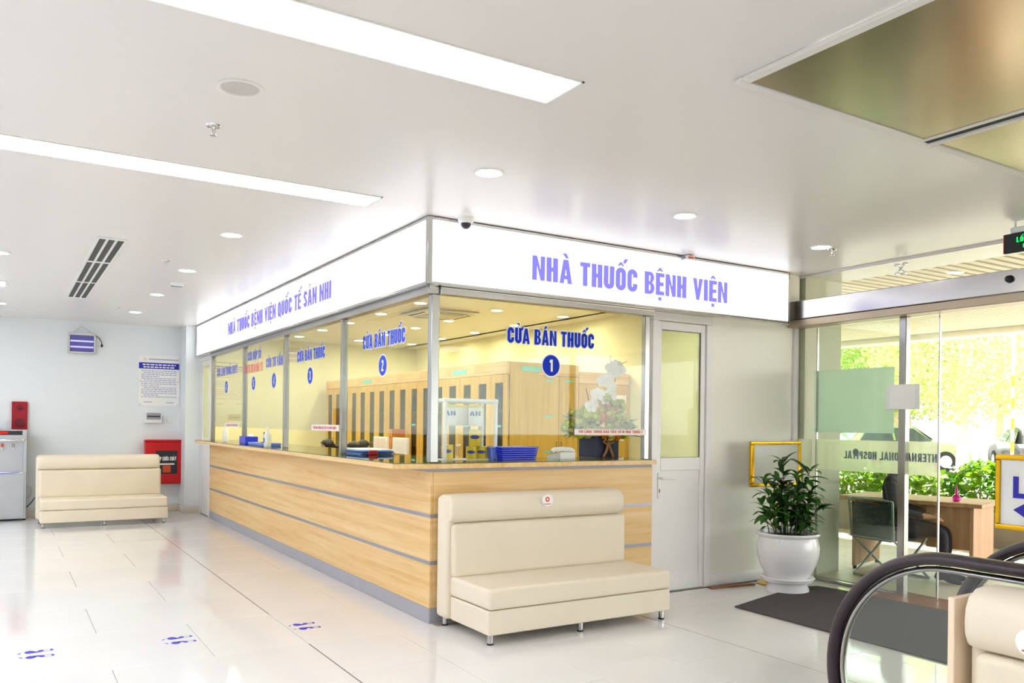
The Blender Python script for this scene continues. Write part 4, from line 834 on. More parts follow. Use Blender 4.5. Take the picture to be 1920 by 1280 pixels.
tin(.45, .42, ZT + .242, .045, .15, 'tin_white', False, 'white tin half hidden behind the lettered tin on the upper shelf')
tin(.32, .34, ZT + .242, .05, .15, 'tin_white', False, 'white tin with blue letters on the upper shelf, left of the corner post', 'AN')
tin(.475, .31, ZT + .005, .04, .09, 'tin_yellow', True, 'yellow tin in the lower tier behind the thick tube post')
tin(.565, .32, ZT + .005, .04, .09, 'tin_yellow', True, 'yellow tin in the lower tier, right one')
tin(.515, .33, ZT + .098, .045, .115, 'tin_yellow', True, 'yellow tin standing on two lower yellow tins')
tin(.31, .36, ZT + .005, .04, .10, 'tin_yellow', True, 'yellow tin at the left end of the display case')
def tray_stack(x, y, w, d, n, mat, name, label):
    t = thing(name, label, 'tray', (x, y, ZT), rotz=.05)
    for k in range(n): 
        z = k * .016; a = 1 - .1 * (1 - k / max(1, n - 1))
        MB().rbox(-w / 2 * a, w / 2 * a, -d / 2 * a, d / 2 * a, z, z + .0145, .004, 1).build('tray', mat, t)
tray_stack(.80, .28, .33, .22, 6, 'blue_plastic', 'tray_stack', 'stack of bright blue plastic trays on the counter beside the display case')
t = tag(MB().rbox(.60, .645, .24, .30, ZT, ZT + .09, .004, 1).build('blue_box', 'pale_blue'), 'small pale blue box inside the right end of the display case', 'box')
t = thing('telephone', 'white desk telephone on the counter in front of the flowers', 'telephone', (1.24, .28, ZT))
MB().prism([(-.09, 0), (.09, 0), (.09, .02), (-.07, .05), (-.09, .05)], 'x', -.07, .07).build('base', 'white_plastic', t); MB().tube([(-.10, -.02, .052), (-.08, -.02, .068), (0, -.02, .074), (.08, -.02, .068), (.10, -.02, .052)], .018, 10).build('handset', 'white_plastic', t)
# flower arrangement
t = thing('flower_arrangement', 'arrangement of white orchids and green and orange flowers in a navy box', 'flowers', (1.73, .44, ZT))
MB().prism([(-.12, -.1), (.12, -.1), (.13, .1), (-.13, .1)], 'z', 0, .17).build('box_vase', 'navy_box', t)
g = MB()
for s_ in (-1, 1): g.tube([(0, -.115, .12), (s_ * .035, -.13, .15), (s_ * .05, -.125, .125), (s_ * .02, -.118, .11), (0, -.115, .12)], .010, 6); g.tube([(0, -.115, .12), (s_ * .02, -.125, .06), (s_ * .05, -.12, .005)], .011, 6)
g.build('ribbon_bow', 'ribbon', t)
def petalflower(r, n, mat, cup=.35, name='flower'):
    m = MB()
    for k in range(n):
        a = 2 * math.pi * k / n + math.pi / 2; ca, sa = math.cos(a), math.sin(a); wd = r * (.60 if k in (1, 4) else .40)
        pts = [(.05, 0, 0), (.35, -.7, .10), (.75, -.95, .16), (1.0, -.35, .12), (1.0, .35, .12), (.75, .95, .16), (.35, .7, .10)]
        m.add([(ca * u * r - sa * v * wd, sa * u * r + ca * v * wd, q * r * cup * 4) for u, v, q in pts], [tuple(range(7))])
    m.ball((0, -.1 * r, .2 * r), .16 * r, .22 * r, .2 * r, 8, 5)
    return m.mesh(name, mat, 60)
orch = petalflower(.052, 5, 'petal_white', .25, 'orchid'); rose = {}
def rosemesh(mat):
    m = MB().ball((0, 0, .012), .020, n=10, m=6)
    for r_, n_, h_, o_ in ((.030, 5, .026, 0), (.036, 6, .012, .5)):
        for k in range(n_):
            a = 2 * math.pi * (k + o_) / n_; ca, sa = math.cos(a), math.sin(a); w = r_ * .62
            m.add([(ca * .008, sa * .008, -.012), (ca * r_ - sa * w, sa * r_ + ca * w, h_ * .6), (ca * r_ * 1.1, sa * r_ * 1.1, h_ + .006), (ca * r_ + sa * w, sa * r_ - ca * w, h_ * .6)], [(0, 3, 2, 1)])
    return m.mesh('rose', mat, 60)
for m_ in ('petal_green', 'petal_cream', 'petal_orange'): rose[m_] = rosemesh(m_)
random.seed(11)
for k in range(76):
    u = random.uniform(-1, 1); v = random.uniform(0, 1); x = u * .33 * (1 - .35 * abs(v - .45)); z = .17 + v * .32 * (1 - .5 * u * u); y = -.10 + .16 * u * u - .05 * random.random()
    mt = random.choice(['petal_green'] * 6 + ['petal_cream'] * 3 + (['petal_orange'] * 4 if abs(u + .1) < .45 else []))
    o = obj('rose', rose[mt], t, (x, y, z), (R_(75 + random.uniform(-25, 25)), 0, u * .8), random.uniform(.8, 1.25))
for k, (x, z) in enumerate(((-.16, .44), (-.13, .50), (-.07, .47), (-.10, .60), (-.04, .63), (.0, .57), (-.02, .70), (.05, .73), (.03, .67), (-.2, .40), (.10, .70), (.0, .50))): obj('orchid', orch, t, (x, -.14, z), (R_(70), 0, random.uniform(-.6, .6)), random.uniform(.9, 1.2))
lf_ = MB().add([(0, 0, 0), (.018, .03, .004), (.02, .07, .006), (0, .13, -.004), (-.02, .07, .006), (-.018, .03, .004), (0, .05, .0)], [(0, 1, 6), (1, 2, 6), (2, 3, 6), (3, 4, 6), (4, 5, 6), (5, 0, 6)]).mesh('leaf', 'leaf')
for k in range(70):
    a = random.uniform(0, 2 * math.pi); u = math.cos(a)
    obj('leaf', lf_, t, (u * .22, -.04 + random.uniform(-.06, .08), .16 + random.uniform(0, .12)), (R_(random.uniform(-30, 50)), R_(random.uniform(-30, 30)), a - math.pi / 2 + random.uniform(-.5, .5)), random.uniform(.8, 1.4))
MB().tube([(-.02, -.1, .45), (.0, -.1, .65), (.03, -.1, .76), (.025, -.1, .82)], .004, 6, taper=.5).tube([(.03, -.1, .45), (.09, -.1, .68), (.12, -.1, .75), (.2, -.1, .78)], .004, 6, taper=.4).tube([(-.15, -.08, .2), (-.17, -.08, .45), (-.2, -.08, .55)], .006, 6, taper=.5).build('twig', 'twig', t)
# far end of the counter
t = thing('tissue_box', 'bright blue box with white tissue near the far windows', 'tissue box', (-.02, 4.62, ZT)); MB().rbox(-.07, .07, -.14, .14, 0, .085, .004, 1).build('box', 'blue_plastic', t); MB().ball((.0, -.09, .085), .03, .04, .03).build('tissue', 'paper', t)
t = thing('pen_tray', 'pale blue document tray with a standing pen near window four', 'tray', (.0, 4.05, ZT)); MB().rbox(-.10, .10, -.30, .28, 0, .03, .004, 1).build('tray', 'pale_blue', t); MB().rbox(-.03, .03, -.06, .02, .03, .036, .002, 1).cyl((0, -.02, .03), (0, -.0, .14), .006, 8).build('pen_stand', 'dark', t)
t = thing('sanitizer_bottle', 'white pump bottle of sanitizer with a blue label by window four', 'bottle', (-.08, 3.62, ZT)); MB().lathe([(0, 0), (.034, 0), (.036, .006), (.036, .12), (.024, .145), (.014, .15), (.014, .165)], 24).build('bottle', 'white_plastic', t); MB().cyl((0, 0, .16), (0, 0, .195), .008, 10).tube([(0, 0, .195), (.0, .03, .195), (.0, .045, .185)], .006, 8).build('pump', 'white_plastic', t); MB().box(-.0375, -.036, -.016, .016, .04, .09).build('label', 'blue_ink', t)
t = thing('sanitizer_bottle', 'white bottle standing at the farthest end of the counter', 'bottle', (.0, 5.85, ZT)); MB().lathe([(0, 0), (.034, 0), (.036, .006), (.036, .13), (.02, .15), (.014, .175)], 24).build('bottle', 'white_plastic', t); MB().cyl((0, 0, .17), (0, 0, .2), .012, 10).build('cap', 'white_plastic', t)
docs = [('sky_blue', .0, .008), ('pale_blue', .009, .008), ('blue_plastic', .018, .005), ('sky_blue', .024, .006), ('paper', .031, .008)]
for k, (m_, z, h) in enumerate(docs):
    o = tag(MB().rbox(-.14, .14, -.24, .24, 0, h, .002, 1).build('document_folder', m_), '%s in the pile of folders by window two, %s' % (('sky blue folder', 'pale blue folder', 'deep blue folder', 'sky blue folder', 'white sheaf')[k], ('lowest', 'second from below', 'in the middle', 'second from the top', 'topmost')[k]), 'folder', 'folders piled on the counter')
    o.location = (.20 + .01 * math.sin(k * 2.1), 1.62 + .03 * math.cos(k * 1.7), ZT + z); o.rotation_euler.z = .06 * math.sin(k * 3)
t = tag(MB().rbox(.10, .17, 1.30, 1.335, ZT, ZT + .035, .006, 1).build('red_stapler_box', 'red_dark'), 'small dark red box at the near end of the folders', 'box')
t = thing('binder', 'orange box file standing behind the window two post', 'binder', (2.12, 5.35, .9)); MB().rbox(-.10, .10, -.05, .05, 0, .33, .004, 1).build('spine', 'orange_folder', t); MB().cyl((-.10, 0, .22), (-.103, 0, .22), .012, 14).build('finger_hole', 'dark', t)
t = thing('office_desk', 'low oak work desk with screens behind the counter', 'desk', (1.95, 4.7, 0)); MB().rbox(-.3, .3, -1.2, 1.0, .70, .73, .004, 1).build('desk_top', 'oak_y', t)
for y in (-1.15, .95): MB().box(-.28, .28, y - .02, y + .02, 0, .70).build('end_panel', 'oak_z', t)
MB().box(.05, .25, .45, .95, .73, .90).build('riser', 'oak_y', t)
for k, y in enumerate((5.25, 4.62)):
    t = thing('monitor', 'white computer screen with taped papers behind the counter, %s' % ('left one', 'right one')[k], 'monitor', (1.85, y, .73)); MB().rbox(-.02, .02, -.22, .22, .09, .40, .006, 1).build('screen_shell', 'white_plastic', t); MB().rbox(-.024, -.02, -.20, .20, .115, .385, .001, 1).build('screen', 'paper_pink' if k == 0 else 'tin_white', t); MB().rbox(.0, .03, -.03, .03, .01, .12, .004, 1).rbox(-.08, .1, -.1, .1, 0, .012, .004, 1).build('stand', 'kick_grey', t)

# ================================================================ PEOPLE
def make_person(loc, rotz, label, hs=.40, top='jacket', legs='trousers', scale=.91, tied=False):
    t = thing('person', label, 'person', loc, rotz); t.scale = (scale,) * 3
    V = []; Ed = []; Rd = []
    def v(p, r, par=None):
        V.append(p); Rd.append(r); k = len(V) - 1
        if par is not None: Ed.append((par, k))
        return k
    pel = v((0, 0, hs + .11), .135); be = v((0, -.01, hs + .28), .12, pel); ch = v((0, -.02, hs + .45), .13, be)
    nb = v((0, -.012, hs + .585), .058, ch); nk = v((0, .0, hs + .65), .05, nb); hd_ = v((0, .022, hs + .725), .066, nk); h2 = v((0, .015, hs + .80), .083, hd_); v((0, .01, hs + .865), .052, h2)
    v((0, .108, hs + .755), .016, hd_)
    for s_ in (-1, 1):
        sh = v((s_ * .175, -.02, hs + .53), .064, ch); el = v((s_ * .225, .03, hs + .27), .045, sh); wr = v((s_ * .15, .26, hs + .22), .029, el); pa = v((s_ * .135, .33, hs + .21), .03, wr)
        for q, (dx, L) in enumerate(((-.028, .065), (-.01, .078), (.008, .074), (.026, .06))):
            a = v((s_ * .135 + dx, .365, hs + .21), .010, pa); b = v((s_ * .135 + dx, .365 + L * .55, hs + .203), .009, a); v((s_ * .135 + dx, .365 + L * .85, hs + .178), .0075, b)
        a = v((s_ * .135 - s_ * .042, .315, hs + .205), .011, pa); v((s_ * .135 - s_ * .062, .35, hs + .195), .009, a)
        hp = v((s_ * .085, .06, hs + .095), .088, pel); th = v((s_ * .10, .25, hs + .085), .074, hp); kn = v((s_ * .105, .43, hs + .065), .058, th); sn_ = v((s_ * .105, .425, hs * .55), .05, kn); an = v((s_ * .105, .415, .09), .036, sn_)
        v((s_ * .105, .37, .035), .03, an); ft = v((s_ * .115, .50, .04), .034, an); v((s_ * .12, .60, .028), .026, ft)
    me = bpy.data.meshes.new('body'); me.from_pydata(V, Ed, []); o = bpy.data.objects.new('body_cage', me); COL.objects.link(o)
    o.modifiers.new('skin', 'SKIN'); 
    for k, d in enumerate(me.skin_vertices[0].data): d.radius = (Rd[k], Rd[k]); d.use_root = (k == 0)
    sb = o.modifiers.new('sub', 'SUBSURF'); sb.levels = 2; sb.render_levels = 2
    bpy.context.view_layer.update(); dg = bpy.context.evaluated_depsgraph_get()
    nm = bpy.data.meshes.new_from_object(o.evaluated_get(dg)); bpy.data.objects.remove(o)
    nm.name = 'body'
    nm.materials.clear()
    for m_ in (top, legs, 'skin', 'shoe'): nm.materials.append(MATS[m_])
    for p in nm.polygons:
        c = p.center; k = 0
        if c.z > hs + .615: k = 2
        elif c.y > .27 and c.z > hs + .15: k = 2
        elif c.z < .075: k = 3
        elif c.z < hs + .17: k = 1
        p.material_index = k; p.use_smooth = True
    b = bpy.data.objects.new('body', nm); COL.objects.link(b); b.parent = t
    h = MB().ball((0, -.008, hs + .825), .098, .105, .095, 20, 12)
    h.v = [(x, y if not (y > .03 and z < hs + .83) else .03 + (y - .03) * .25, z) for x, y, z in h.v]
    if tied: h.ball((0, -.135, hs + .80), .042, .05, .042, 12, 8)
    h.build('hair', 'hair', t, 60)
    for s_ in (-1, 1):
        MB().ball((s_ * .031, .092, hs + .785), .011, n=10, m=6).build('eye', 'dark', t); MB().ball((s_ * .088, .01, hs + .765), .012, .022, .03, 8, 6).build('ear', 'skin', t)
    MB().ball((0, .088, hs + .712), .024, .008, .006, 10, 6).build('mouth', 'red_ink', t)
    return t
def stool(x, y, label, hs, rot=0):
    t = thing('office_stool', label, 'chair', (x, y, 0), rot, group='staff chairs behind the counter'); MB().lathe([(0, hs - .05), (.19, hs - .05), (.2, hs - .02), (.18, hs), (0, hs)], 24).build('seat', 'charcoal', t); MB().cyl((0, 0, .05), (0, 0, hs - .05), .03, 12).build('column', 'steel', t)
    g = MB()
    for k in range(5): a = 2 * math.pi * k / 5; g.tube([(0, 0, .07), (.25 * math.cos(a), .25 * math.sin(a), .03)], .018, 8).ball((.25 * math.cos(a), .25 * math.sin(a), .025), .025, n=8, m=6)
    g.build('star_base', 'charcoal', t)
for x, y, rz, l, tied, hs in ((1.15, 5.36, 1.45, 'staff member with tied black hair behind the counter, leftmost of three', True, .31), (.95, 3.89, 1.57, 'staff member with black hair behind the counter, middle of three', False, .315), (1.42, 4.78, -1.57, 'staff member with black hair facing the screens, rightmost of three', False, .31)):
    make_person((x, y, 0), rz, l, hs / .86, 'uniform', 'uniform', .86, tied); stool(x, y, 'dark stool under the ' + l.replace('staff member with', 'person with').replace(' behind the counter', ''), hs)
make_person((4.38, -.44, 0), R_(-158), 'person in dark clothes sitting on the folding chair outside the glass', .40, 'jacket', 'trousers', .92)
t = thing('folding_chair', 'grey metal folding chair with dark mesh back outside the glass', 'chair', (4.34, -.42, 0), R_(-97))
MB().rbox(-.21, .21, -.20, .20, .345, .362, .008, 1).build('seat', 'mesh_fabric', t); MB().prism([(-.205, .34), (.205, .34), (.225, .66), (-.225, .66)], 'y', -.235, -.225).build('backrest', 'mesh_fabric', t)
for s_ in (-1, 1):
    MB().tube([(s_ * .235, -.26, .69), (s_ * .225, -.23, .36), (s_ * .22, .0, .18), (s_ * .22, .22, .012)], .011, 10).build('leg', 'chair_metal', t); MB().tube([(s_ * .205, .20, .355), (s_ * .205, .0, .18), (s_ * .205, -.22, .012)], .011, 10).build('leg', 'chair_metal', t)
MB().tube([(-.235, -.26, .69), (-.12, -.285, .70), (.12, -.285, .70), (.235, -.26, .69)], .011, 10).build('top_rail', 'chair_metal', t); MB().tube([(-.22, .22, .012), (.22, .22, .012)], .011, 10).tube([(-.205, -.22, .012), (.205, -.22, .012)], .011, 10).tube([(-.225, -.23, .355), (.225, -.23, .355)], .010, 10).build('cross_bar', 'chair_metal', t)
t = thing('reception_desk', 'light wood desk outside the glass front', 'desk', (4.80, -.39, 0), R_(13))
MB().rbox(-.33, .33, -.62, .60, .650, .685, .003, 1).build('desk_top', 'desk_wood', t)
for y in (-.53, .47): MB().rbox(-.29, .29, y - .016, y + .016, .03, .65, .002, 1).build('side_panel', 'desk_wood', t)
MB().box(.20, .215, -.52, .46, .25, .65).build('modesty_panel', 'desk_wood', t); MB().rbox(-.27, .2, -.51, -.16, .28, .65, .003, 1).build('drawer_box', 'desk_wood', t)
for x in (-.26, .26):
    for y in (-.53, .47): MB().cyl((x, y, 0), (x, y, .03), .018, 10).build('foot', 'rubber', t)
t = thing('perfume_bottle', 'small pink glass bottle with a tall stopper on the outdoor desk', 'bottle', (4.74, -.78, .685)); t.scale = (.55, .55, .75)
MB().lathe([(0, 0), (.035, .0), (.062, .02), (.066, .045), (.045, .07), (.02, .08), (.018, .09)], 20).build('bottle', 'pink_glass', t); MB().lathe([(.022, .088), (.026, .10), (.018, .14), (.006, .19), (0, .20)], 16).build('stopper', 'pink_glass', t)

# ================================================================ RIGHT FOREGROUND
t = thing('planter', 'glossy white porcelain pot on a matching saucer stand with a leafy green plant', 'potted plant', (3.0, -.405, 0))
MB().lathe([(0, 0), (.165, 0), (.168, .02), (.155, .06), (.16, .075), (.20, .09), (.212, .115), (.20, .125), (.17, .115), (0, .11)], 44).build('saucer_stand', 'porcelain', t)
MB().lathe([(0, .115), (.165, .115), (.18, .14), (.215, .21), (.240, .30), (.244, .36), (.232, .42), (.226, .44), (.245, .452), (.25, .465), (.244, .476), (.225, .474), (.22, .45), (0, .445)], 48).build('pot', 'porcelain', t)
MB().lathe([(0, .45), (.215, .448)], 30).build('soil', 'soil', t)
def leafm(L, w, mat):
    m = MB(); n = 6; vs = []
    for i in range(n + 1):
        u = i / n; ww = w * math.sin(math.pi * min(1, u * .92 + .06)) ** .8; z = .10 * L * math.sin(u * 2.2) - .30 * L * u * u
        vs += [(-ww, u * L, z + .12 * ww), (0, u * L, z - .04 * w), (ww, u * L, z + .12 * ww)]
    fs = []
    for i in range(n): fs += [(3 * i, 3 * i + 1, 3 * i + 4, 3 * i + 3), (3 * i + 1, 3 * i + 2, 3 * i + 5, 3 * i + 4)]
    return m.add(vs, fs).mesh('leaf', mat, 60)
LM = [leafm(.15, .022, 'leaf'), leafm(.13, .026, 'leaf'), leafm(.17, .024, 'leaf_dark'), leafm(.12, .020, 'leaf_dark')]
random.seed(5)
stems = MB()
for k in range(26):
    a = random.uniform(0, 2 * math.pi); r0 = random.uniform(.02, .15); r1 = r0 + random.uniform(.0, .13); hz = random.uniform(.14, .50) * (1 - r0 * 1.5) + .05
    if k == 0: a, r0, r1, hz = R_(200), .12, .40, .22
    if k == 1: a, r0, r1, hz = R_(-15), .05, .2, .52
    if k == 2: a, r0, r1, hz = R_(100), .02, .06, .60
    p = [(r0 * math.cos(a), r0 * math.sin(a), .44), ((r0 * .6 + r1 * .4) * math.cos(a), (r0 * .6 + r1 * .4) * math.sin(a), .44 + hz * .55), (r1 * math.cos(a), r1 * math.sin(a), .44 + hz)]
    stems.tube(p, .004, 6, taper=.6)
    n = int(4 + hz * 18) if k else 4
    for q in range(n):
        u = .25 + .75 * q / n if k else .9; P0 = Vector(p[0]).lerp(Vector(p[1]), min(1, u * 2)) if u < .5 else Vector(p[1]).lerp(Vector(p[2]), (u - .5) * 2)
        obj('leaf', LM[random.randrange(4)], t, P0, (R_(random.uniform(-15, 55)), R_(random.uniform(-20, 20)), random.uniform(0, 6.28)), random.uniform(.75, 1.15))
    for q in range(4): obj('leaf', LM[random.randrange(2)], t, p[2], (R_(random.uniform(0, 50)), 0, q * 1.6 + a), random.uniform(.7, 1.05))
stems.build('stem', 'leaf_dark', t)
t = thing('sign_stand', 'gold framed blank sign on a gold pole behind the potted plant', 'sign stand', (3.155, -.135, 0))
MB().lathe([(0, 0), (.14, 0), (.14, .008), (.03, .02), (.016, .03)], 32).build('base_disc', 'gold', t); MB().cyl((0, 0, .02), (0, 0, .83), .012, 14).build('pole', 'gold', t)
MB().box(-.30, .30, -.012, .0, .84, 1.185).build('blank_sheet', 'off_white', t)
for q in ((-.31, .31, -.02, .008, .820, .850), (-.31, .31, -.02, .008, 1.168, 1.198), (-.31, -.272, -.019, .008, .8502, 1.1678), (.272, .31, -.019, .008, .8502, 1.1678)): MB().rbox(*q, .006, 2).build('frame_rail', 'gold', t, wn=True)
t = tag(MB().rbox(0, .46, -.028, .028, 0, .016, .003, 1).build('wood_plank', 'brown_plank'), 'brown wooden strip lying along the foot of the off white wall', 'plank'); t.location = (2.50, -.045, 0); t.rotation_euler.z = -.10
mt = MB().prism([(2.16, -.63), (2.55, -.52), (2.95, -.42), (3.22, -.365), (3.36, -.42), (3.39, -.6), (3.40, -3.3), (2.10, -3.3)][::-1], 'z', 0.0, .010)
tag(mt.build('door_mat', 'mat_grey'), 'large dark grey entrance mat on the floor before the glass door', 'mat')
t = thing('direction_sign', 'gold framed white sign with blue letter and arrow at the right edge', 'sign stand', (2.2, -2.80, 0))
MB().rbox(-.01, .01, -.33, .33, .80, 1.165, .003, 1).build('board', 'paper', t)
for q in ((-.022, .022, -.345, .345, .783, .812), (-.022, .022, -.345, .345, 1.155, 1.184), (-.021, .021, .318, .345, .8122, 1.1548), (-.021, .021, -.345, -.318, .8122, 1.1548)): MB().rbox(*q, .007, 2).build('frame_rail', 'gold', t, wn=True)
MB().cyl((.0, 0, .02), (.0, 0, .79), .014, 12).build('pole', 'gold', t); MB().lathe([(0, 0), (.16, 0), (.16, .01), (.02, .025)], 28).build('base_disc', 'gold', t)
MB().box(-.0125, -.0105, .226, .254, .955, 1.07).box(-.0125, -.0105, .15, .2258, .955, .981).add([(-.0125, .252, .892), (-.0125, .17, .945), (-.0125, .17, .915), (-.0125, .05, .915), (-.0125, .05, .87), (-.0125, .17, .87), (-.0125, .17, .84)], [tuple(range(7))[::-1]]).build('sign_print', 'print_navy', t, 0)
t = thing('exit_sign', 'black hanging exit sign with glowing green letters at the upper right', 'exit sign', (3.2, -2.13, 2.47))
MB().rbox(-.015, .015, -.165, .165, 0, .125, .004, 1).build('housing', 'exit_black', t, wn=True); MB().rbox(-.017, .017, .163, .168, 0, .125, .002, 1).build('side_edge', 'pink_ink', t)
MB().text('LỐI THOÁT', (-.0155, .085, .062), -Y_, Z_, .034, .19, .001).text('EXIT', (-.0155, .045, .022), -Y_, Z_, .026, .10, .001).build('letters', 'green_text', t, 0)
MB().rbox(-.03, .03, -.12, .12, .125, .16, .006, 1).build('lamp_body', 'white_plastic', t); MB().cyl((0, .1, .15), (0, .1, ZC - 2.47), .005, 8).cyl((0, -.1, .15), (0, -.1, ZC - 2.47), .005, 8).build('hanger', 'chrome', t)
t = thing('paper_holder', 'clear holder with a blank white sheet fixed on the steel door post', 'paper holder', (3.585, -1.01, 1.467)); MB().rbox(-.008, .0, -.14, .14, 0, .196, .002, 1).build('holder', 'white_plastic', t); MB().box(-.0095, -.008, -.105, .105, .012, .19).build('sheet', 'paper', t)

# escalator: two balustrades with looped handrails
es = thing('escalator', 'escalator end with looped black handrails and glass balustrades in the lower right corner', 'escalator', (.65, -4.4, 0))
CY, CZ, RO = -3.325, .452, .435
def arc(r, a0, a1, x, n=26): return [(x, CY + r * math.cos(R_(a0 + (a1 - a0) * i / n)), CZ + r * math.sin(R_(a0 + (a1 - a0) * i / n))) for i in range(n + 1)]
for x in (.265, 1.06):
    MB().tube(arc(RO, -52, 90, x) + [(x, CY - .3 * k, CZ + RO) for k in range(1, 10)], .040, 14, .021, side=(1, 0, 0)).build('handrail', 'handrail', es, 60, w=True)
    MB().tube(arc(RO - .034, -52, 90, x) + [(x, CY - .3 * k, CZ + RO - .034) for k in range(1, 10)], .016, 10, .010, side=(1, 0, 0)).build('handrail_track', 'steel_bright', es, w=True)
    po = [(p[1], p[2]) for p in arc(RO - .036, -52, 90, x, 20)] + [(CY - 2.7, CZ + RO - .036), (CY - 2.7, .10)]
    MB().prism(po, 'x', x - .005, x + .005).build('glass_panel', 'balustrade_glass', es, w=True)
    MB().rbox(x - .06, x + .06, CY - 2.8, CY + .28, 0, .115, .02, 2).build('skirt', 'steel', es, w=True)
MB().rbox(.325, 1.0, CY - .5, CY + .35, 0, .012, .003, 1).build('comb_plate', 'steel', es, w=True)
for k in range(5): MB().rbox(.325, 1.0, CY - .5 - .42 * (k + 1) + .005, CY - .5 - .42 * k, -.002, .008, .002, 1).build('step', 'kick_grey', es, w=True)

# ================================================================ OUTSIDE: HEDGE, CARS, TREES
def leafcloud(c, rad, n, size, mat, seed, name, parent, shell=.55):
    random.seed(seed); m = MB(); vs = []; fs = []
    for i in range(n):
        d = Vector((random.gauss(0, 1), random.gauss(0, 1), random.gauss(0, 1))).normalized() * (shell + (1 - shell) * random.random() ** .5)
        p = Vector((c[0] + d.x * rad[0], c[1] + d.y * rad[1], c[2] + d.z * rad[2])); s_ = size * random.uniform(.6, 1.3)
        e = Euler((random.uniform(-1, 1), random.uniform(-1, 1), random.uniform(0, 6.28))).to_matrix(); a = e @ Vector((s_ * .5, 0, 0)); b = e @ Vector((0, s_, 0)); k = len(vs)
        vs += [p, p + a * .9 + b * .45, p + b, p - a * .9 + b * .45]; fs.append((k, k + 1, k + 2, k + 3))
    m.add(vs, fs); o = m.build(name, mat, parent, 0); o['kind'] = 'stuff'; return o
bl = ('beyond the chair, nearest the column', 'right of the column behind the desk', 'behind the middle of the desk', 'behind the right end of the desk', 'at the right edge behind the direction sign')
for k, (y, r, h) in enumerate(((3.3, .55, .36), (2.45, .48, .34), (1.55, .46, .31), (.55, .46, .36), (-.45, .5, .36))):
    t = thing('hedge_bush', 'sunlit green bush in the planter ' + bl[k], 'bush', (7.6, y, .3), group='bushes in the planter')
    leafcloud((0, 0, .28), (.42, r, h), 1100, .085, 'hedge_leaf', 20 + k, 'foliage', t, .6)
    MB().tube([(0, 0, -.02), (.02, .03, .2), (0, .0, .4)], .02, 8, taper=.4).tube([(0, 0, .05), (.1, .15, .3)], .012, 6).tube([(0, 0, .05), (-.1, -.15, .3)], .012, 6).build('stem', 'bark', t)
def car(x, y, rz, mat, label, sc=1.0):
    t = thing('parked_car', label, 'car', (x, y, -.05), rz, group='parked cars'); t.scale = (sc,) * 3
    prof = [(-2.1, .30), (-2.15, .55), (-2.08, .82), (-1.75, .92), (-1.25, 1.38), (-.6, 1.48), (.35, 1.46), (1.0, 1.0), (1.75, .86), (2.1, .68), (2.15, .42), (2.05, .28)]
    b = MB(); n = len(prof)
    secs = [(-.80, .86, .5), (-.86, 1, .9), (-.80, 1, 1), (.80, 1, 1), (.86, 1, .9), (.80, .86, .5)]
    vs = []
    for yy, k, q in ((-.83, 1, 0), (-.86, 1, .3), (-.86, 1, .55), (-.62, 1, 1), (.62, 1, 1), (.86, 1, .55), (.86, 1, .3), (.83, 1, 0)):
        for px, pz in prof:
            z = pz if q >= 1 else min(pz, .28 + (.95 - .28) * (q / .55) if q > 0 else .30)
            vs.append((px * (1 if q < 1 else .99), yy, z if q >= 1 else min(pz, {0: .30, .3: .62, .55: .93}[q])))
    m = 8
    fs = [(i * n + j, (i + 1) * n + j, (i + 1) * n + (j + 1) % n, i * n + (j + 1) % n) for i in range(m - 1) for j in range(n)] + [tuple(range(n)), tuple((m - 1) * n + j for j in range(n))[::-1]]
    b.add(vs, fs).build('body', mat, t, 35)
    for s_ in (-1, 1):
        def Q(px, pz): k = (pz - .93) / (1.47 - .93); return (px, s_ * (.86 - .24 * k + .012), pz)
        for quad in (((-1.45, .98), (-.35, .98), (-.38, 1.40), (-1.15, 1.34)), ((-.28, .98), (.85, .98), (.35, 1.38), (-.3, 1.40))):
            MB().add([Q(*p) for p in (quad if s_ < 0 else quad[::-1])], [(0, 1, 2, 3)]).build('side_window', 'car_glass', t, 0)
        for px in (-1.3, 1.3):
            w_ = MB().cyl((px, s_ * .70, .33), (px, s_ * .875, .33), .33, 24).build('wheel', 'tyre', t); MB().cyl((px, s_ * .87, .33), (px, s_ * .885, .33), .2, 16).build('rim', 'car_silver', w_)
        MB().rbox(2.02, 2.13, s_ * .62 - .16, s_ * .62 + .16, .58, .72, .03, 2).build('headlight', 'chrome', t); MB().rbox(-2.14, -2.05, s_ * .65 - .12, s_ * .65 + .12, .62, .80, .02, 1).build('tail_light', 'red_ink', t)
    MB().add([(.40, -.58, 1.455), (1.0, -.72, 1.02), (1.0, .72, 1.02), (.40, .58, 1.455)], [(0, 1, 2, 3)]).build('windscreen', 'car_glass', t, 0); MB().add([(-1.28, -.58, 1.37), (-1.28, .58, 1.37), (-1.72, .7, .95), (-1.72, -.7, .95)], [(0, 1, 2, 3)]).build('rear_window', 'car_glass', t, 0)
RZ = math.atan2(-.526, .85)
car(22.6, 11.6, RZ, 'car_pale', 'pale green parked car behind the mirrored lettering')
car(26.6, 9.2, RZ + 1.25, 'car_dark', 'dark parked car right of the tree trunk')
car(33.5, 12.8, RZ + 1.2, 'car_silver', 'silver parked car behind the dark car')
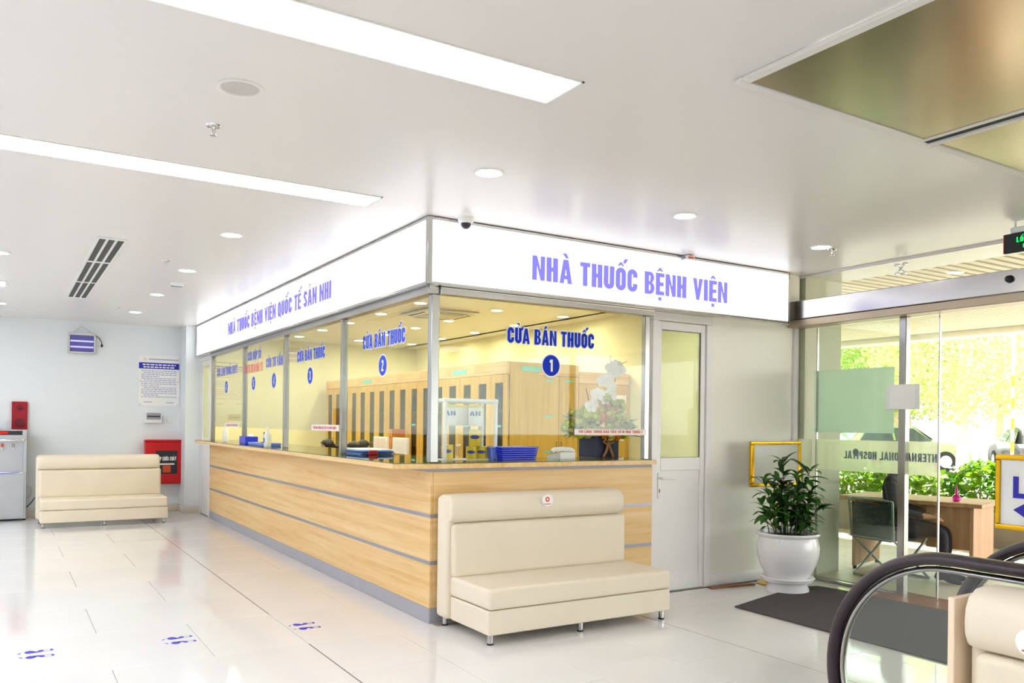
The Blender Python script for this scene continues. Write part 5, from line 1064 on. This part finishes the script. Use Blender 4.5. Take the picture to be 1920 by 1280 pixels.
car(28.5, 15.8, RZ + .1, 'car_white', 'white parked car farther back behind the blank paper')
car(31.0, 20.5, RZ + .1, 'car_white', 'white parked car farthest left beside the column')
car(29.3, 7.6, RZ + 1.3, 'car_dark', 'dark parked car at the right edge behind the direction sign')
tl = ('with the pale trunk right of the door leaf', 'left of the pale trunk behind the blank paper', 'farthest left beside the column', 'at the right edge behind the striped pole', 'in the back row, leftmost', 'in the back row, second from the left', 'in the back row, third from the left', 'in the back row, second from the right', 'in the back row, rightmost', 'standing in front at far right outside the frame')
for k, (x, y, h, r) in enumerate(((22.3, 9.1, 7.5, 3.0), (27.5, 14.2, 8, 3.2), (28.5, 18.2, 8, 3.2), (33.5, 8.8, 8, 3.0), (36, 26, 10, 4), (37, 21, 10, 4), (37.5, 16, 10, 4), (38, 11.5, 10, 4), (37, 6.5, 10, 4), (27, 1.5, 8, 3.2))):
    t = thing('parking_tree', 'yellow green tree in the car park ' + tl[k], 'tree', (x, y, -.05), k * .7, group='trees in the car park')
    rr = .12 + .01 * h
    MB().tube([(0, 0, 0), (.05, .03, 1.2), (-.04, .06, 2.4), (.06, 0, h * .55)], rr, 10, taper=.55).tube([(-.02, .05, 2.2), (.9, .3, 3.6), (1.4, .5, 4.6)], rr * .5, 7, taper=.4).tube([(0, .05, 2.5), (-.8, -.5, 3.8), (-1.3, -.8, 4.8)], rr * .5, 7, taper=.4).build('trunk', 'bark', t, 60)
    leafcloud((0, 0, h * .58), (r, r, h * .38), 11000 if k < 4 else 6500, .13 if k < 4 else .2, 'tree_leaf', 60 + k, 'crown', t, .35)
t = thing('striped_pole', 'white pole with orange bands in the car park at the right', 'pole', (17.7, 5.33, -.05)); MB().cyl((0, 0, 0), (0, 0, 5), .036, 12).build('post', 'pole_white', t)
for z in (.85, 1.38, 1.86, 2.38): MB().cyl((0, 0, z), (0, 0, z + .26), .039, 12).build('orange_band', 'pole_orange', t)
struct(MB().box(60, 61, -60, 90, -.1, 3.2), 'trim_10', 'porch_white', 'pale boundary wall far behind the car park', 'wall')
